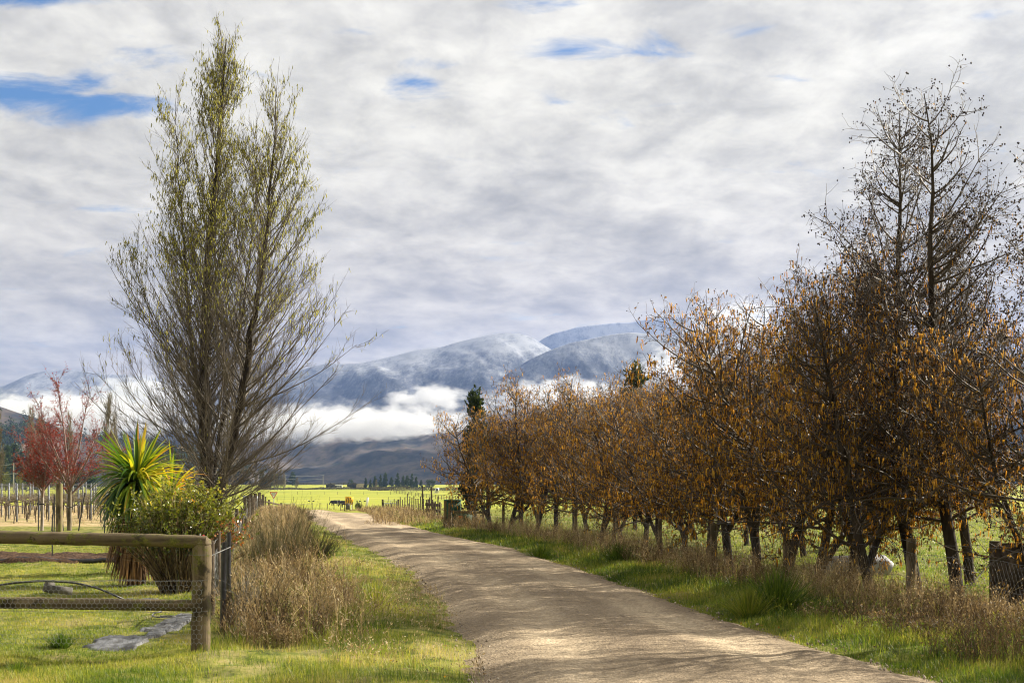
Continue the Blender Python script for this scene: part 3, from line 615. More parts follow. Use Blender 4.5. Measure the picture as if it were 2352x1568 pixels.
# stakes, ties and posts round the maples
def post(name, x, y, h, r, mt, label, cat, group=None, lean=(0, 0), sq=False, top=.92):
    m_ = Mesh(); z = Hz(x, y)
    m_.tube([(0, 0, -.15), (lean[0] * .5, lean[1] * .5, h * .5), (lean[0], lean[1], h)], [r, r * .97, r * top], 4 if sq else 10)
    return tag(m_.build(name, mt, loc=(x, y, z)), label, cat, group)
def atX(px_, d): return (px_ - 1176) / FPX * d
for (px_, d, h, ln, lb) in [(88, 49.6, 1.25, .0, 'dark garden stake left of the pale maple trunk'), (118, 49.2, 1.25, .12, 'dark leaning stake between the two red maples'), (124, 48.0, .85, .02, 'short dark stake just left of the thick wooden post'), (146, 48.6, 1.35, -.12, 'thin dark stake between the thick post and the taller maple'), (179, 48.6, 1.3, .24, 'dark stake leaning right beside the taller maple'), (240, 47, 1.2, -.01, 'thin dark stake below the cordyline leaves')]:
    post('garden_stake', atX(px_, d), d, h, .022, 'black_plastic', lb, 'stake', 'dark stakes round the maples', (ln, 0), True)
post('thick_post', atX(136, 47.5), 47.5, 1.62, .115, 'weathered_wood', 'thick round wooden post standing between the two red maples', 'post')
post('garden_stake', atX(120, 30.6), 30.6, 1.0, .014, 'black_plastic', 'thin dark stake standing in the mulch bed', 'stake', None, (0, 0), True)
tt = Mesh(); y0 = 48.6; p0 = np.array([atX(146, y0), y0, 1.02]); p1_ = np.array([atX(159, 48.9), 48.9, .86]); p2 = np.array([atX(181, y0), y0, 1.08])
for a_, b_ in ((p0, p1_), (p1_, p2)):
    s = np.linspace(0, 1, 8)[:, None]; L_ = a_ + (b_ - a_) * s; L_[:, 2] -= np.sin(s[:, 0] * np.pi) * .06; tt.tube(L_, .014, 5)
tag(tt.build('tree_tie', 'black_plastic'), 'black rubber tie slung from two stakes round the taller maple', 'tree tie')
tt = Mesh(); tt.box((atX(92, 49.7), 49.75, .96), (.26, .03, .05)); tag(tt.build('tree_tie', 'black_plastic'), 'short black strap tying the pale maple to its stake', 'tree tie')

# ------------------------------------------------------------------ vineyard
def vine_proto(seed):
    rng = np.random.default_rng(seed); g_ = Mesh()
    T = grow(rng, np.array([[0, 0, -.05]]), np.array([[0, 0, 1.]]), np.array([.82]), 8, .6, .16); g_.add(*tubes(T, taper(np.array([.026]), 8, .8), 5), np.full(40, .3))
    e = T[0, -1]; arms = grow(rng, np.array([e, e]), np.array([[1, 0, .15], [-1, 0, .15]]), np.array([.62, .62]), 7, 0, .12); g_.add(*tubes(arms, taper(np.full(2, .016), 7, .6), 4), np.full(56, .45))
    n_ = 34; i, t_, S, Dv = branch(rng, arms, n_, .05, 1, R(75), .3); Dv[:, 2] = np.abs(Dv[:, 2]) + .3; B = grow(rng, S, nrm(Dv), .1 + .2 * rng.random(n_), 4, .3, .2); g_.add(*tubes(B, taper(np.full(n_, .007), 4, .5), 3), np.full(n_ * 12, .8))
    return g_.build('grape_vine', 'broomwood')
MT['broomwood'] = leafy('vine_wood', [(0, (.03, .022, .016)), (1, (.20, .16, .11))], 0, .8, .2)
vp = [vine_proto(s) for s in (51, 52, 53, 54)]; vused = set()
for ri in range(14):
    d = 57.5 + ri * 1.95; xl = atX(-40, d); xr = atX(330, d); dir_ = .12
    xs_ = xl + rr_.uniform(0, 1.3)
    while xs_ < xr:
        k = rr_.randrange(4); y = d + (xs_ - xl) * dir_; z = Hz(xs_, y); s = rr_.uniform(.92, 1.08)
        if k not in vused: o = vp[k]; vused.add(k)
        else: o = vp[k].copy(); COL.objects.link(o)
        o.location = (xs_, y, z); o.rotation_euler = (0, 0, dir_ + (math.pi if rr_.random() < .5 else 0)); o.scale = (s, s, s)
        tag(o, 'bare twisted grape vine trained along a wire in the vineyard', 'vine', 'bare vines in the vineyard'); xs_ += .85
    tr = thing('vine_trellis', (xl, d, 0), ('nearest' if ri == 0 else 'farthest' if ri == 13 else ORD[ri] + '-nearest') + ' vineyard trellis of grey steel posts and wires', 'trellis', 'trellis rows in the vineyard')
    xs_ = xl + (ri * 1.37) % 3.0; 
    while xs_ < xr:
        y = d + (xs_ - xl) * dir_; pm = Mesh(); z = Hz(xs_, y)
        pm.box((0, 0, .72), (.055, .04, 1.75)); pm.box((.032, -.01, .72), (.012, .055, 1.74))
        for q_ in (.9, 1.15, 1.4): pm.box((0, -.035, q_), (.075, .02, .02))
        pm.build('steel_post', 'post_steel', tr, loc=(xs_ - xl, y - d, z)); xs_ += 3.0
    wm = Mesh()
    for hz_ in (.83, 1.1, 1.3, 1.5):
        q_ = np.linspace(xl, xr, 16); wm.tube(np.stack([q_ - xl, (q_ - xl) * dir_, H(q_, d + (q_ - xl) * dir_) + hz_], 1), .0032, 3, cap=False)
    wm.build('trellis_wires', 'wire', tr)
tpm = Mesh(); dd_ = 57.2; tpm.box((atX(368, dd_)*1.0, dd_, 1.1), (.1, .03, .14)); tag(tpm.build('tape_flag', 'turquoise'), 'small turquoise tape flag tied on the vineyard wire', 'tape')

# ------------------------------------------------------------------ cordylines
def cordyline(x, y, crown_z, rad, nleaf, seed, label, skirt=True, bias=0.0):
    rng = np.random.default_rng(seed); z = Hz(x, y); root = thing('cabbage_tree', (x, y, z), label, 'tree')
    tk = Mesh(); tk.tube([(0, 0, -.1), (.02, 0, crown_z * .5), (.0, 0, crown_z)], [.16, .13, .09], 10); tk.build('trunk', 'old_dark_wood', root, smooth=True)
    a = rng.random(nleaf) * 2 * np.pi; inc = np.arccos(1 - 1.45 * rng.random(nleaf)); S = np.stack([np.cos(a) * .06, np.sin(a) * .06, crown_z - .16 + .26 * (1 - inc / 2)], 1)
    Dv = np.stack([np.cos(a) * np.sin(inc), np.sin(a) * np.sin(inc), np.cos(inc)], 1)
    L = rad * (.8 + .4 * rng.random(nleaf)); P = grow(rng, S, Dv, L, 9, -(.35 + 1.5 * np.sin(np.clip(inc, 0, 1.6))) * (.4 + .9 * rng.random(nleaf)), .02)
    side = nrm(np.cross(Dv, [0, 0, 1.] + rng.normal(size=(nleaf, 3)) * .25)); wd = np.array([.35, .7, .95, 1, 1, .9, .7, .42, .04])[None] * (.018 + .010 * rng.random(nleaf))[:, None]
    v = np.clip(.12 + .34 * rng.random(nleaf) + .22 * np.maximum(0, np.cos(inc)) * rng.random(nleaf) + .22 * np.cos(a) * sst(0, 1, inc) + bias * rng.random(nleaf), 0, .95)[:, None] + np.linspace(0, .12, 9)[None]  # right-hand leaves yellower: backlight from the sun side put into their colour
    v = np.where(rng.random((nleaf, 1)) < .05, .93, v)
    lf = Mesh(); V, F = ribbons(P, wd, side); lf.add(V, F, np.clip(np.repeat(v, 2, axis=1).ravel(), 0, 1)); lf.build('leaves', 'cordy_leaf', root)
    if skirt:
        n_ = 420; a = rng.random(n_) * 2 * np.pi; zz_ = crown_z - .25 - (crown_z - .75) * rng.random(n_); r0 = .10
        S = np.stack([np.cos(a) * r0, np.sin(a) * r0, zz_], 1); Dv = nrm(np.stack([np.cos(a), np.sin(a), -.6 + 0 * a], 1)); Ld = np.minimum(.5 + .6 * rng.random(n_), zz_ + .05)
        P = grow(rng, S, Dv, Ld, 6, -1.9 * np.ones(n_), .05); P[:, :, 2] = np.maximum(P[:, :, 2], .02)
        sd_ = nrm(np.cross(Dv, [0, 0, 1.])); wd = np.array([.6, 1, 1, .9, .6, .1])[None] * (.013 + .012 * rng.random(n_))[:, None]
        dk = Mesh(); V, F = ribbons(P, wd, sd_); dk.add(V, F, np.repeat(rng.random(n_), 12)); dk.build('dead_leaf_skirt', 'cordy_dead', root)
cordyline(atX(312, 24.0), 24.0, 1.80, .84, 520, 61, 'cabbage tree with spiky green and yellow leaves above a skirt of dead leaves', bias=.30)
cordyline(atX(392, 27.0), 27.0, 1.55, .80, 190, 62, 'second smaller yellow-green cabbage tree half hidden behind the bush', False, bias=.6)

# ------------------------------------------------------------------ leafy bush
def bush(name, x, y, h, rx, ry, nshoot, nleaf, seed, label, mt_l, ll=.055, lw=.014, skip=.0, vv=(0, .9), stem='broom', base_clear=.0, redside=False):
    rng = np.random.default_rng(seed); root = thing(name, (x, y, Hz(x, y)), label, 'bush')
    a = rng.random(nshoot) * 2 * np.pi; rr = np.sqrt(rng.random(nshoot)) * .28; S = np.stack([np.cos(a) * rr * rx, np.sin(a) * rr * ry, -.03 + 0 * a], 1)
    a2 = a + rng.normal(size=nshoot) * .4; q_ = rng.random(nshoot) ** .6
    tip = np.stack([np.cos(a2) * q_ * rx, np.sin(a2) * q_ * ry, h * (.42 + .58 * np.sqrt(np.clip(1 - q_ ** 2.4, 0, 1))) * (.72 + .32 * rng.random(nshoot))], 1)
    Dv = nrm(tip - S + [0, 0, .5]); L = np.linalg.norm(tip - S, axis=1); P = grow(rng, S, Dv, L, 9, 0, .07)
    P += (tip - P[:, -1])[:, None] * (np.linspace(0, 1, 9) ** 1.5)[None, :, None]
    sm = Mesh(); sm.add(*tubes(P, taper(np.full(nshoot, .010), 9, .25), 4), np.repeat(rng.random(nshoot), 36))
    ns = nshoot * 5; i2, t2, S2, D2 = branch(rng, P, ns, .10, 1, R(40), .2); P2_ = grow(rng, S2, D2, .15 + .3 * rng.random(ns), 5, .5, .08)
    sm.add(*tubes(P2_, taper(np.full(ns, .004), 5, .4), 3), np.repeat(rng.random(ns), 15)); sm.build('stems', stem, root)
    li = rng.integers(0, ns, nleaf); t_ = rng.random(nleaf); C, T = along(P2_, li, t_); keep = C[:, 2] > base_clear * h * (.6 + .8 * rng.random(nleaf)); C = C[keep]; T = T[keep]; n_ = len(C)
    A = nrm(T * .5 + randdir(rng, n_)) * (ll * (.6 + .7 * rng.random(n_)))[:, None]; B = nrm(np.cross(A, randdir(rng, n_))) * (lw * (.7 + .6 * rng.random(n_)))[:, None]
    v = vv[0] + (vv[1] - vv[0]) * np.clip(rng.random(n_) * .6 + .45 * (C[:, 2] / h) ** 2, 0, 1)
    if redside: v = np.where((C[:, 0] > rx * .62) & (C[:, 2] < h * .7) & (rng.random(n_) < .5), 1.0, v)
    lf = Mesh(); V, F = rhombs(C, A, B); lf.add(V, F, np.repeat(v, 4)); lf.build('leaves', mt_l, root)
    return root
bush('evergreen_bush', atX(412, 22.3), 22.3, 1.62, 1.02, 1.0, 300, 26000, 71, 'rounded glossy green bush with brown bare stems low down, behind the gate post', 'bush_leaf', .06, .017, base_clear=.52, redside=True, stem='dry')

# ------------------------------------------------------------------ timber fence in the foreground
def hexnet(P0, U, Vv, W_, Hh, a, r=.0008):
    """hexagonal wire netting on the plane P0 + u U + v V"""
    g_ = Mesh(); U = np.array(U, float); Vv = np.array(Vv, float); P0 = np.array(P0, float); segs = []
    dx = a * math.sqrt(3); j = 0; y = 0.0
    while y < Hh:
        x = (dx / 2 if j % 2 else 0)
        while x < W_:
            c = (x, y)
            pa = (x, y + a * .5); pb = (x + dx / 2, y + a); pc = (x - dx / 2, y + a); pd = (x, y - a * .5)
            segs += [((x, y - a * .5), (x, y + a * .5)), (pa, pb), (pa, pc)]
            x += dx
        y += a * 1.5; j += 1
    S = np.array(segs); S[..., 0] = np.clip(S[..., 0], 0, W_); S[..., 1] = np.clip(S[..., 1], 0, Hh)
    S = S[np.linalg.norm(S[:, 0] - S[:, 1], axis=1) > 1e-4]
    P = P0 + S[..., :1] * U + S[..., 1:] * Vv
    V, F = tubes(P, np.full((len(P), 2), r), 3); g_.add(V, F); return g_
fd = 14.6
fx = atX(460, fd); fz = Hz(fx, fd)
fen = thing('timber_fence', (fx, fd, fz), 'mossy round-rail timber fence with hexagonal netting in the left foreground', 'fence')
def logmesh(P, r, S=16, seed=0):
    m_ = Mesh(); rng = np.random.default_rng(seed); P = np.array(P, float); K = 24
    s = np.linspace(0, 1, K)[:, None]; Q = P[0] + (P[1] - P[0]) * s; Q[1:-1] += rng.normal(size=(K - 2, 3)) * r * .035
    rr = r * (1 + rng.normal(size=K) * .015); rr[0] *= .9; rr[-1] *= .9
    m_.tube(Q, rr, S); return m_
zt = CAM_H - fz
def py2z(y): return (HOR - y) / FPX * fd + CAM_H - fz
m_ = logmesh([(0.0, 0, -.25), (.02, 0, py2z(1248))], .100, seed=1); q_ = m_.V[0]
m_.tube([(.02, 0, py2z(1248)), (.022, 0, py2z(1238)), (.024, 0, py2z(1234))], [.098, .088, .060], 16); m_.build('post', 'post_wood', fen, smooth=False)
m_ = logmesh([(-2.95, -.02, py2z(1229)), (.075, -.03, py2z(1243))], .066, seed=2); m_.build('top_rail', 'rail_wood', fen, smooth=True)
m_ = logmesh([(-2.95, .02, py2z(1381)), (-.02, .0, py2z(1390))], .060, seed=3); m_.build('bottom_rail', 'rail_wood', fen, smooth=True)
m_ = logmesh([(-2.09, -.12, -.2), (-2.09, -.12, py2z(1300))], .07, seed=4); m_.build('post', 'post_wood', fen, smooth=True)
hexnet((-2.3, -.115, .08), (1, 0, 0), (0, 0, 1), 2.35, .66, .030, .0012).build('wire_netting', 'galv', fen)
wm = Mesh()
for z_, sag in ((.74, .01), (1.0, .0), (.42, .01)):
    if z_ == 1.0: wm.tube([(-.13, -.11, z_), (.0, -.125, z_), (.12, -.1, z_)], .002, 4)
    else:
        q_ = np.linspace(-2.3, .1, 14); wm.tube(np.stack([q_, np.full(14, -.112), z_ + sag * np.sin(q_ * 6)], 1), .0018, 4)
q_ = np.linspace(0, 1, 12); wm.tube(np.stack([-2.2 + 2.1 * q_, -.10 + 0 * q_, .735 + .012 * np.sin(q_ * 21)], 1), .002, 4)
wm.tube([(.1, -.02, .98), (.25, .3, 1.06)], .006, 5)
wm.build('fence_wires', 'wire', fen)
# little red insulator on the rail
rm = thing('rail_insulator', (fx + .035, fd - .02, fz + py2z(1234) - .008), 'tiny red plastic insulator sitting on the end of the top rail', 'insulator')
a_ = Mesh(); a_.tube([(0, 0, 0), (0, 0, .022), (0, 0, .034)], [.017, .02, .008], 10); a_.build('red_cap', 'red_plastic', rm, smooth=True)
a_ = Mesh(); a_.cyl((-.03, 0, 0), (-.034, 0, .05), .006, S=6); a_.build('pin', 'galv', rm)

# netting fence running away along the left verge
lf_ = thing('netting_fence', (fx, fd, fz), 'long sagging wire-netting fence with dark posts along the left verge', 'fence')
for i, d in enumerate([18.2, 21.6, 25.2, 31, 37, 43, 49, 54, 58.5, 62.5, 66, 70, 75, 80, 86, 92, 99, 106]):
    x = float(fence_l(d)); pm = Mesh(); hgt = .98 if d < 45 else 1.12
    pm.tube([(0, 0, -.2), (.02 * math.sin(i * 3), 0, hgt)], [.055, .05], 8); pm.build('post', 'old_dark_wood', lf_, loc=(x - fx, d - fd, Hz(x, d) - fz))
dd_ = np.linspace(14.9, 106, 240); xx_ = fence_l(dd_); zz_ = H(xx_, dd_)
wm = Mesh()
for hh_ in (.12, .3, .5, .7, .9):
    wm.tube(np.stack([xx_ - fx, dd_ - fd, zz_ - fz + hh_ + .02 * np.sin(dd_ * 2)], 1), .0035, 3, cap=False)
wm.build('fence_wires', 'wire', lf_)
# netting: vertical and diagonal fine wires
dn = np.arange(15.2, 78, .11); hn = .74 - .12 * (np.sin(dn * .9) > .6); xn = fence_l(dn) + .03 * np.sin(dn * 3); zn = H(xn, dn)
nm = Mesh()
for sgn in (1, -1):
    off = .45 * sgn; d2 = dn + off; x2 = fence_l(d2)
    P = np.stack([np.stack([xn - fx, dn - fd, zn - fz + .02], 1), np.stack([x2 - fx, d2 - fd, H(x2, d2) - fz + hn], 1)], 1)
    nm.add(*tubes(P, np.full(P.shape[:2], .0022), 3))
nm.build('wire_netting', 'wire', lf_)
# black post and crumpled white netting right behind the gate post
cm = Mesh(); rng = np.random.default_rng(9); n_ = 80
s0 = np.stack([.12 + .10 * rng.random(n_), .8 + 1.6 * rng.random(n_), .1 + .5 * rng.random(n_)], 1); P = grow(rng, s0, nrm(rng.normal(size=(n_, 3)) * [.3, .3, 1]), .14 + .2 * rng.random(n_), 4, 0, .3)
cm.add(*tubes(P, np.full((n_, 4), .0013), 3)); cm = cm.build('crumpled_netting', 'wire', loc=(fx, fd, fz)); tag(cm, 'crumpled roll of pale wire netting bunched just behind the gate post', 'netting')
post('fence_batten', atX(511, 16.8), 16.8, 1.06, .035, 'black_plastic', 'black batten post right behind the big gate post', 'post', None, (.02, 0), True)
post('fence_batten', atX(524, 17.8), 17.8, 1.12, .03, 'black_plastic', 'slimmer black batten just right of the other black batten', 'post', None, (.01, 0), True)

# hose, weed mat, scraps on the lawn
hm_ = Mesh(); pts = [(-30, 1348, 18.6), (30, 1338, 18.6), (100, 1333, 18.7), (170, 1337, 18.8), (225, 1350, 18.9), (262, 1366, 18.9), (287, 1377, 19.0)]
hp = [(atX(a, d), d, CAM_H + (HOR - b) / FPX * d) for a, b, d in pts]
hp = np.array(hp); s = np.linspace(0, len(hp) - 1, 40); hp2 = np.stack([np.interp(s, range(len(hp)), hp[:, j]) for j in range(3)], 1)
for k in range(3): hp2[1:-1] = (hp2[:-2] + hp2[1:-1] * 2 + hp2[2:]) / 4
hp2 = np.concatenate([hp2, [hp2[-1] + [.25, .1, -.12], hp2[-1] + [.45, .2, -.18]]]); hm_.tube(hp2, .014, 8)
tag(hm_.build('irrigation_pipe', 'black_plastic', smooth=True), 'black irrigation pipe arching over the lawn behind the rails', 'pipe')
sm = Mesh(); sm.box((0, 0, .06), (.34, .12, .10), rz=.2, ry=.15); sm.box((-.17, .02, .10), (.12, .14, .16), rz=.5, ry=.3)
tag(sm.build('wood_stub', 'insul', loc=(atX(228 - 90, 20.5), 20.5, Hz(atX(138, 20.5), 20.5) + .14)), 'grey weathered wood scrap lying on the lawn under the pipe', 'scrap wood')
bd = Mesh(); q_ = np.linspace(-12.6, -8.2, 60); yb = 29.75 + .35 * np.sin((q_ + 12) * .55); bd.tube(np.stack([q_, yb, H(q_, yb) + .05], 1), .055, 6); tag(bd.build('garden_edging', 'black_plastic', smooth=True), 'black plastic edging along the front of the mulch bed', 'edging')
X_, Y_ = np.meshgrid(np.linspace(-1, 1, 40), np.linspace(-1, 1, 46)); cx0, cy0 = atX(335, 16.6), 16.75
hw_ = np.interp(Y_, [-1, -.2, 1], [.36, .30, .10]); Xs = cx0 + .02 + X_ * hw_ + .25 * (Y_ + .2) * .5; Ys = cy0 + Y_ * 1.75
edge_ = np.maximum(np.abs(X_), np.abs(Y_)); Zs = H(Xs, Ys) + .022 + .03 * fbm(Xs * 4, Ys * 4, 3) - .12 * sst(.86, 1, edge_ + .25 * (fbm(Xs * 5, Ys * 5, 2) - .5)) - .22 * sst(.60, .72, fbm(Xs * 3 + 5, Ys * 2.2, 3))
pm = Mesh(); V, F = grid_mesh(Xs, Ys, Zs); pm.add(V, F); tag(pm.build('weed_mat', 'poly_sheet', smooth=True), 'torn grey weed mat lying on the lawn beside the gate post', 'sheet')
pm = Mesh(); X_, Y_ = np.meshgrid(np.linspace(-1, 1, 26), np.linspace(-1, 1, 14)); Xs = atX(292, 20.2) + X_ * .42; Ys = 20.2 + Y_ * .3 + X_ * .1; Zs = H(Xs, Ys) + .02 + .10 * fbm(Xs * 4, Ys * 4, 3) - .12 * sst(.8, 1, np.maximum(abs(X_), abs(Y_)))
V, F = grid_mesh(Xs, Ys, Zs); pm.add(V, F); tag(pm.build('plastic_scrap', 'poly_sheet', smooth=True), 'crumpled black plastic scrap on the grass under the lower rail', 'sheet')
pm = Mesh(); q_ = np.linspace(0, 1, 30); a_ = q_ * 5.2; Pp = np.stack([atX(372, 17.6) + .22 * np.sin(a_) * (1 - .3 * q_), 17.6 + .8 * (q_ - .5) + .3 * np.cos(a_), np.full(30, Hz(atX(372, 17.6), 17.6) + .1)], 1); pm.tube(Pp, .009, 6)
tag(pm.build('loose_hose', 'poly_sheet', smooth=True), 'thin grey hose coiled loosely on the torn weed mat', 'hose')

# ------------------------------------------------------------------ right side: netting fence, timber box, trough
rf = thing('roadside_fence', (0, 0, 0), 'low wire-netting fence on wooden posts between the road and the alders', 'fence')
def row_x(d): return np.interp(d, [14, 18, 22, 27, 33, 40, 46, 52], [7.0, 5.75, 4.75, 3.85, 2.9, 1.55, .0, -1.75])
for i, d in enumerate([19.8, 23.4, 27.1, 31, 35, 39, 43, 47]):
    x = float(row_x(d)) + (.25 if i == 0 else 0); pm = Mesh(); pm.tube([(0, 0, -.2), (.01, 0, .95)], [.075 if i in (0, 2) else .05, .07 if i in (0, 2) else .045], 9); pm.build('post', 'weathered_wood', rf, loc=(x, d, Hz(x, d)))
dd_ = np.linspace(13, 51, 160); xx_ = row_x(dd_); zz_ = H(xx_, dd_); wm = Mesh()
for hh_ in (.1, .45, .8, .95): wm.tube(np.stack([xx_, dd_, zz_ + hh_], 1), .0028, 3, cap=False)
wm.build('fence_wires', 'wire', rf)
dn = np.arange(13, 51, .07); xn = row_x(dn); zn = H(xn, dn); nm = Mesh()
for sgn in (1, -1):
    d2 = dn + .35 * sgn; x2 = row_x(d2); P = np.stack([np.stack([xn, dn, zn + .02], 1), np.stack([x2, d2, H(x2, d2) + .8], 1)], 1); nm.add(*tubes(P, np.full(P.shape[:2], .0010), 3))
nm.build('wire_netting', 'wire', rf)
tb = thing('timber_box', (6.95, 19.6, Hz(6.95, 19.6)), 'dark heavy plank box standing right of the tallest alders', 'timber box')
for k, (zc_, hh_) in enumerate(((.16, .28), (.46, .28), (.76, .28))):
    m_ = Mesh(); m_.box((.55, -.42 - .004 * k, zc_), (1.35, .06, hh_)); m_.box((.55, .42, zc_), (1.35, .06, hh_)); m_.build('plank', 'old_dark_wood', tb)
for sx in (-.17, 1.25):
    for sy in (-.36, .36): m_ = Mesh(); m_.box((sx, sy, .45), (.12, .14, .96)); m_.build('corner_post', 'old_dark_wood', tb)
m_ = Mesh(); m_.box((-.17, 0, .45), (.05, .6, .84)); m_.build('end_plank', 'old_dark_wood', tb)
m_ = Mesh(); m_.box((0, 0, 0), (.9, .16, .18), rz=.05); tag(m_.build('concrete_sleeper', 'concrete', loc=(6.05, 19.35, Hz(6.05, 19.35) + .03)), 'grey concrete sleeper lying in the grass at the foot of the tallest alders', 'sleeper')
m_ = Mesh(); a_ = np.linspace(0, math.pi, 14); m_.tube([(-.62, 0, .12), (-.5, 0, .17), (.5, 0, .19), (.62, 0, .14)], [.12, .2, .2, .12], 16); tag(m_.build('white_drum', 'tan_grey', smooth=True, loc=(atX(1968, 26), 26, Hz(atX(1968, 26), 26))), 'white rounded trough lying on the grass behind the alder trunks', 'trough')

# green box, timber rails and gate at the far end of the alder row
gx, gy = atX(1040, 52.5), 52.5; gz = Hz(gx, gy)
gb = thing('utility_shed', (gx, gy, gz), 'small dark green sheet-metal shed under the last alder branches', 'shed')
m_ = Mesh(); m_.box((0, 0, .52), (.58, .55, .98)); m_.build('wall', 'green_sheet', gb)
m_ = Mesh(); m_.box((0, 0, 1.03), (.64, .60, .035)); m_.build('roof', 'green_sheet', gb)
m_ = Mesh(); m_.box((.42, -.34, .30), (.62, .05, .52)); m_.build('side_panel', 'green_sheet', gb)
m_ = Mesh(); m_.box((.30, -.37, .42), (.14, .012, .09)); m_.build('orange_plate', 'orange', gb)
m_ = Mesh(); m_.box((.32, -.37, .12), (.1, .012, .05)); m_.build('white_plate', 'white_paint', gb)
rg = thing('timber_rails', (gx, gy - .9, gz), 'short timber rail and netting frame in front of the green shed', 'fence')
for px0, hh_, rr0 in ((-.24, 1.02, .055), (-.08, .95, .05), (1.15, .7, .05)):
    m_ = Mesh(); m_.cyl((px0, 0, -.2), (px0, 0, hh_), rr0, S=9); m_.build('post', 'weathered_wood', rg)
m_ = Mesh(); m_.cyl((-.05, 0, .62), (1.3, 0, .60), .045, S=8); m_.build('rail', 'weathered_wood', rg)
m_ = Mesh(); m_.cyl((0, -.05, -.1), (0, -.05, .60), .014, S=6); m_.cyl((0, -.05, .2), (.28, -.05, -.02), .02, S=6); m_.build('pale_brace', 'white_paint', rg)
hexnet((0, -.06, 0), (1, 0, 0), (0, 0, 1), 1.3, .45, .05, .0015).build('wire_netting', 'wire', rg)
# plank yard panel
yx, yd = atX(994, 64), 64; yz = Hz(yx, yd)
yp = thing('plank_yard_panel', (yx, yd, yz), 'weathered plank loading panel beside the roadside fence, left of the green shed', 'panel', rz=R(-20))
for k, z_ in enumerate((.62, .36, .12)):
    m_ = Mesh(); m_.box((0, 0, z_), (.72, .05, .13), ry=.06); m_.build('plank', 'old_dark_wood', yp)
for x_0 in (-.3, .05, .33):
    m_ = Mesh(); m_.box((x_0, .06, .32), (.09, .07, .84)); m_.build('upright', 'weathered_wood', yp)

# right roadside fence beyond, towards the bend
bf = thing('wire_fence', (0, 0, 0), 'line of thin fence posts and wires along the right side beyond the alders', 'fence')
fl = [(1006, 60), (985, 66), (962, 74), (940, 84), (915, 98), (885, 118), (862, 145), (838, 185)]
dk = np.array([f[1] for f in fl], float); xk = np.array([atX(*f) for f in fl])
for i, d in enumerate(np.geomspace(60, 185, 38)):
    x = float(np.interp(d, dk, xk)); pm = Mesh(); hh_ = .85 + .15 * (i % 3 == 0); pm.tube([(0, 0, -.2), (.03 * math.sin(i * 7), 0, hh_)], [.032, .028], 6); pm.build('post', 'old_dark_wood', bf, loc=(x, d, Hz(x, d)))
dd_ = np.geomspace(60, 185, 80); xx_ = np.interp(dd_, dk, xk); wm = Mesh()
for hh_ in (.35, .6, .82): wm.tube(np.stack([xx_, dd_, H(xx_, dd_) + hh_], 1), .006, 3, cap=False)
wm.build('fence_wires', 'wire', bf)

def field_fence(pts, n, hh, label, rail=False, r=.05, wires=True, mt='old_dark_wood'):
    f_ = thing('field_fence', (0, 0, 0), label, 'fence'); P = np.array(pts, float)
    dd = P[:, 1]; xx = np.array([atX(p[0], p[1]) for p in P]); s = np.linspace(0, 1, n); sP = np.linspace(0, 1, len(P))
    X = np.interp(s, sP, xx); Y = np.interp(s, sP, dd)
    for i in range(n):
        pm = Mesh(); pm.tube([(0, 0, -.2), (.04 * math.sin(i * 5.1), 0, hh * (1 + .06 * math.sin(i * 2.3)))], [r, r], 5); pm.build('post', mt, f_, loc=(X[i], Y[i], Hz(X[i], Y[i])))
    if wires:
        wm = Mesh()
        for h_ in ((.5, .95) if not rail else (.35, .7, 1.05)):
            wm.tube(np.stack([X, Y, H(X, Y) + hh * h_ * .95], 1), .012 if not rail else .05, 4, cap=False)
        wm.build('rails' if rail else 'fence_wires', mt if rail else 'wire', f_)
field_fence([(655, 176), (712, 180), (760, 188), (800, 196), (830, 210)], 12, 1.25, 'post and wire fence along the near edge of the bright green field', r=.045)
field_fence([(882, 150), (920, 158), (980, 170), (1060, 180)], 22, 1.2, 'close-set fence posts right of the roadside fence, before the green field', r=.045)
field_fence([(560, 420), (700, 420), (860, 410), (1040, 400)], 12, 1.35, 'faint fence line crossing the middle of the green field', r=.06)
field_fence([(560, 640), (760, 640), (960, 620)], 14, 1.3, 'faintest fence line across the far part of the green field', r=.07)
field_fence([(905, 700), (960, 560), (1010, 470), (1060, 420)], 24, 1.4, 'wooden rail fence climbing the right side of the green field', True, r=.09)
field_fence([(896, 780), (930, 780), (1000, 720), (1100, 700)], 16, 1.4, 'pale rail fence by the round tree at the far field edge', True, r=.08, mt='weathered_wood')
for px_, d, h_, lb in ((970.6, 105, 1.95, 'left of the two tall poles standing in the paddock'), (991, 105, 1.9, 'right of the two tall poles standing in the paddock'), (984, 104, 1.0, 'short thick post between the two tall poles')):
    post('pole', atX(px_, d), d, h_ * .98, .065 if h_ > 1.5 else .08, 'old_dark_wood', lb, 'pole')
# small gate in the right fence
gg = thing('farm_gate', (atX(897, 112), 112, Hz(atX(897, 112), 112)), 'grey steel farm gate set in the fence line beyond the alders', 'gate')
m_ = Mesh()
for z_ in (.15, .5, .85, 1.05): m_.cyl((-.5, 0, z_), (.5, 0, z_), .022, S=6)
for x_0 in (-.5, 0, .5): m_.cyl((x_0, 0, .15), (x_0, 0, 1.05), .022, S=6)
m_.build('frame', 'galv', gg)
for x_0 in (-.62, .62): m_ = Mesh(); m_.cyl((x_0, 0, -.2), (x_0, 0, 1.15), .08, S=8); m_.build('gate_post', 'old_dark_wood', gg)

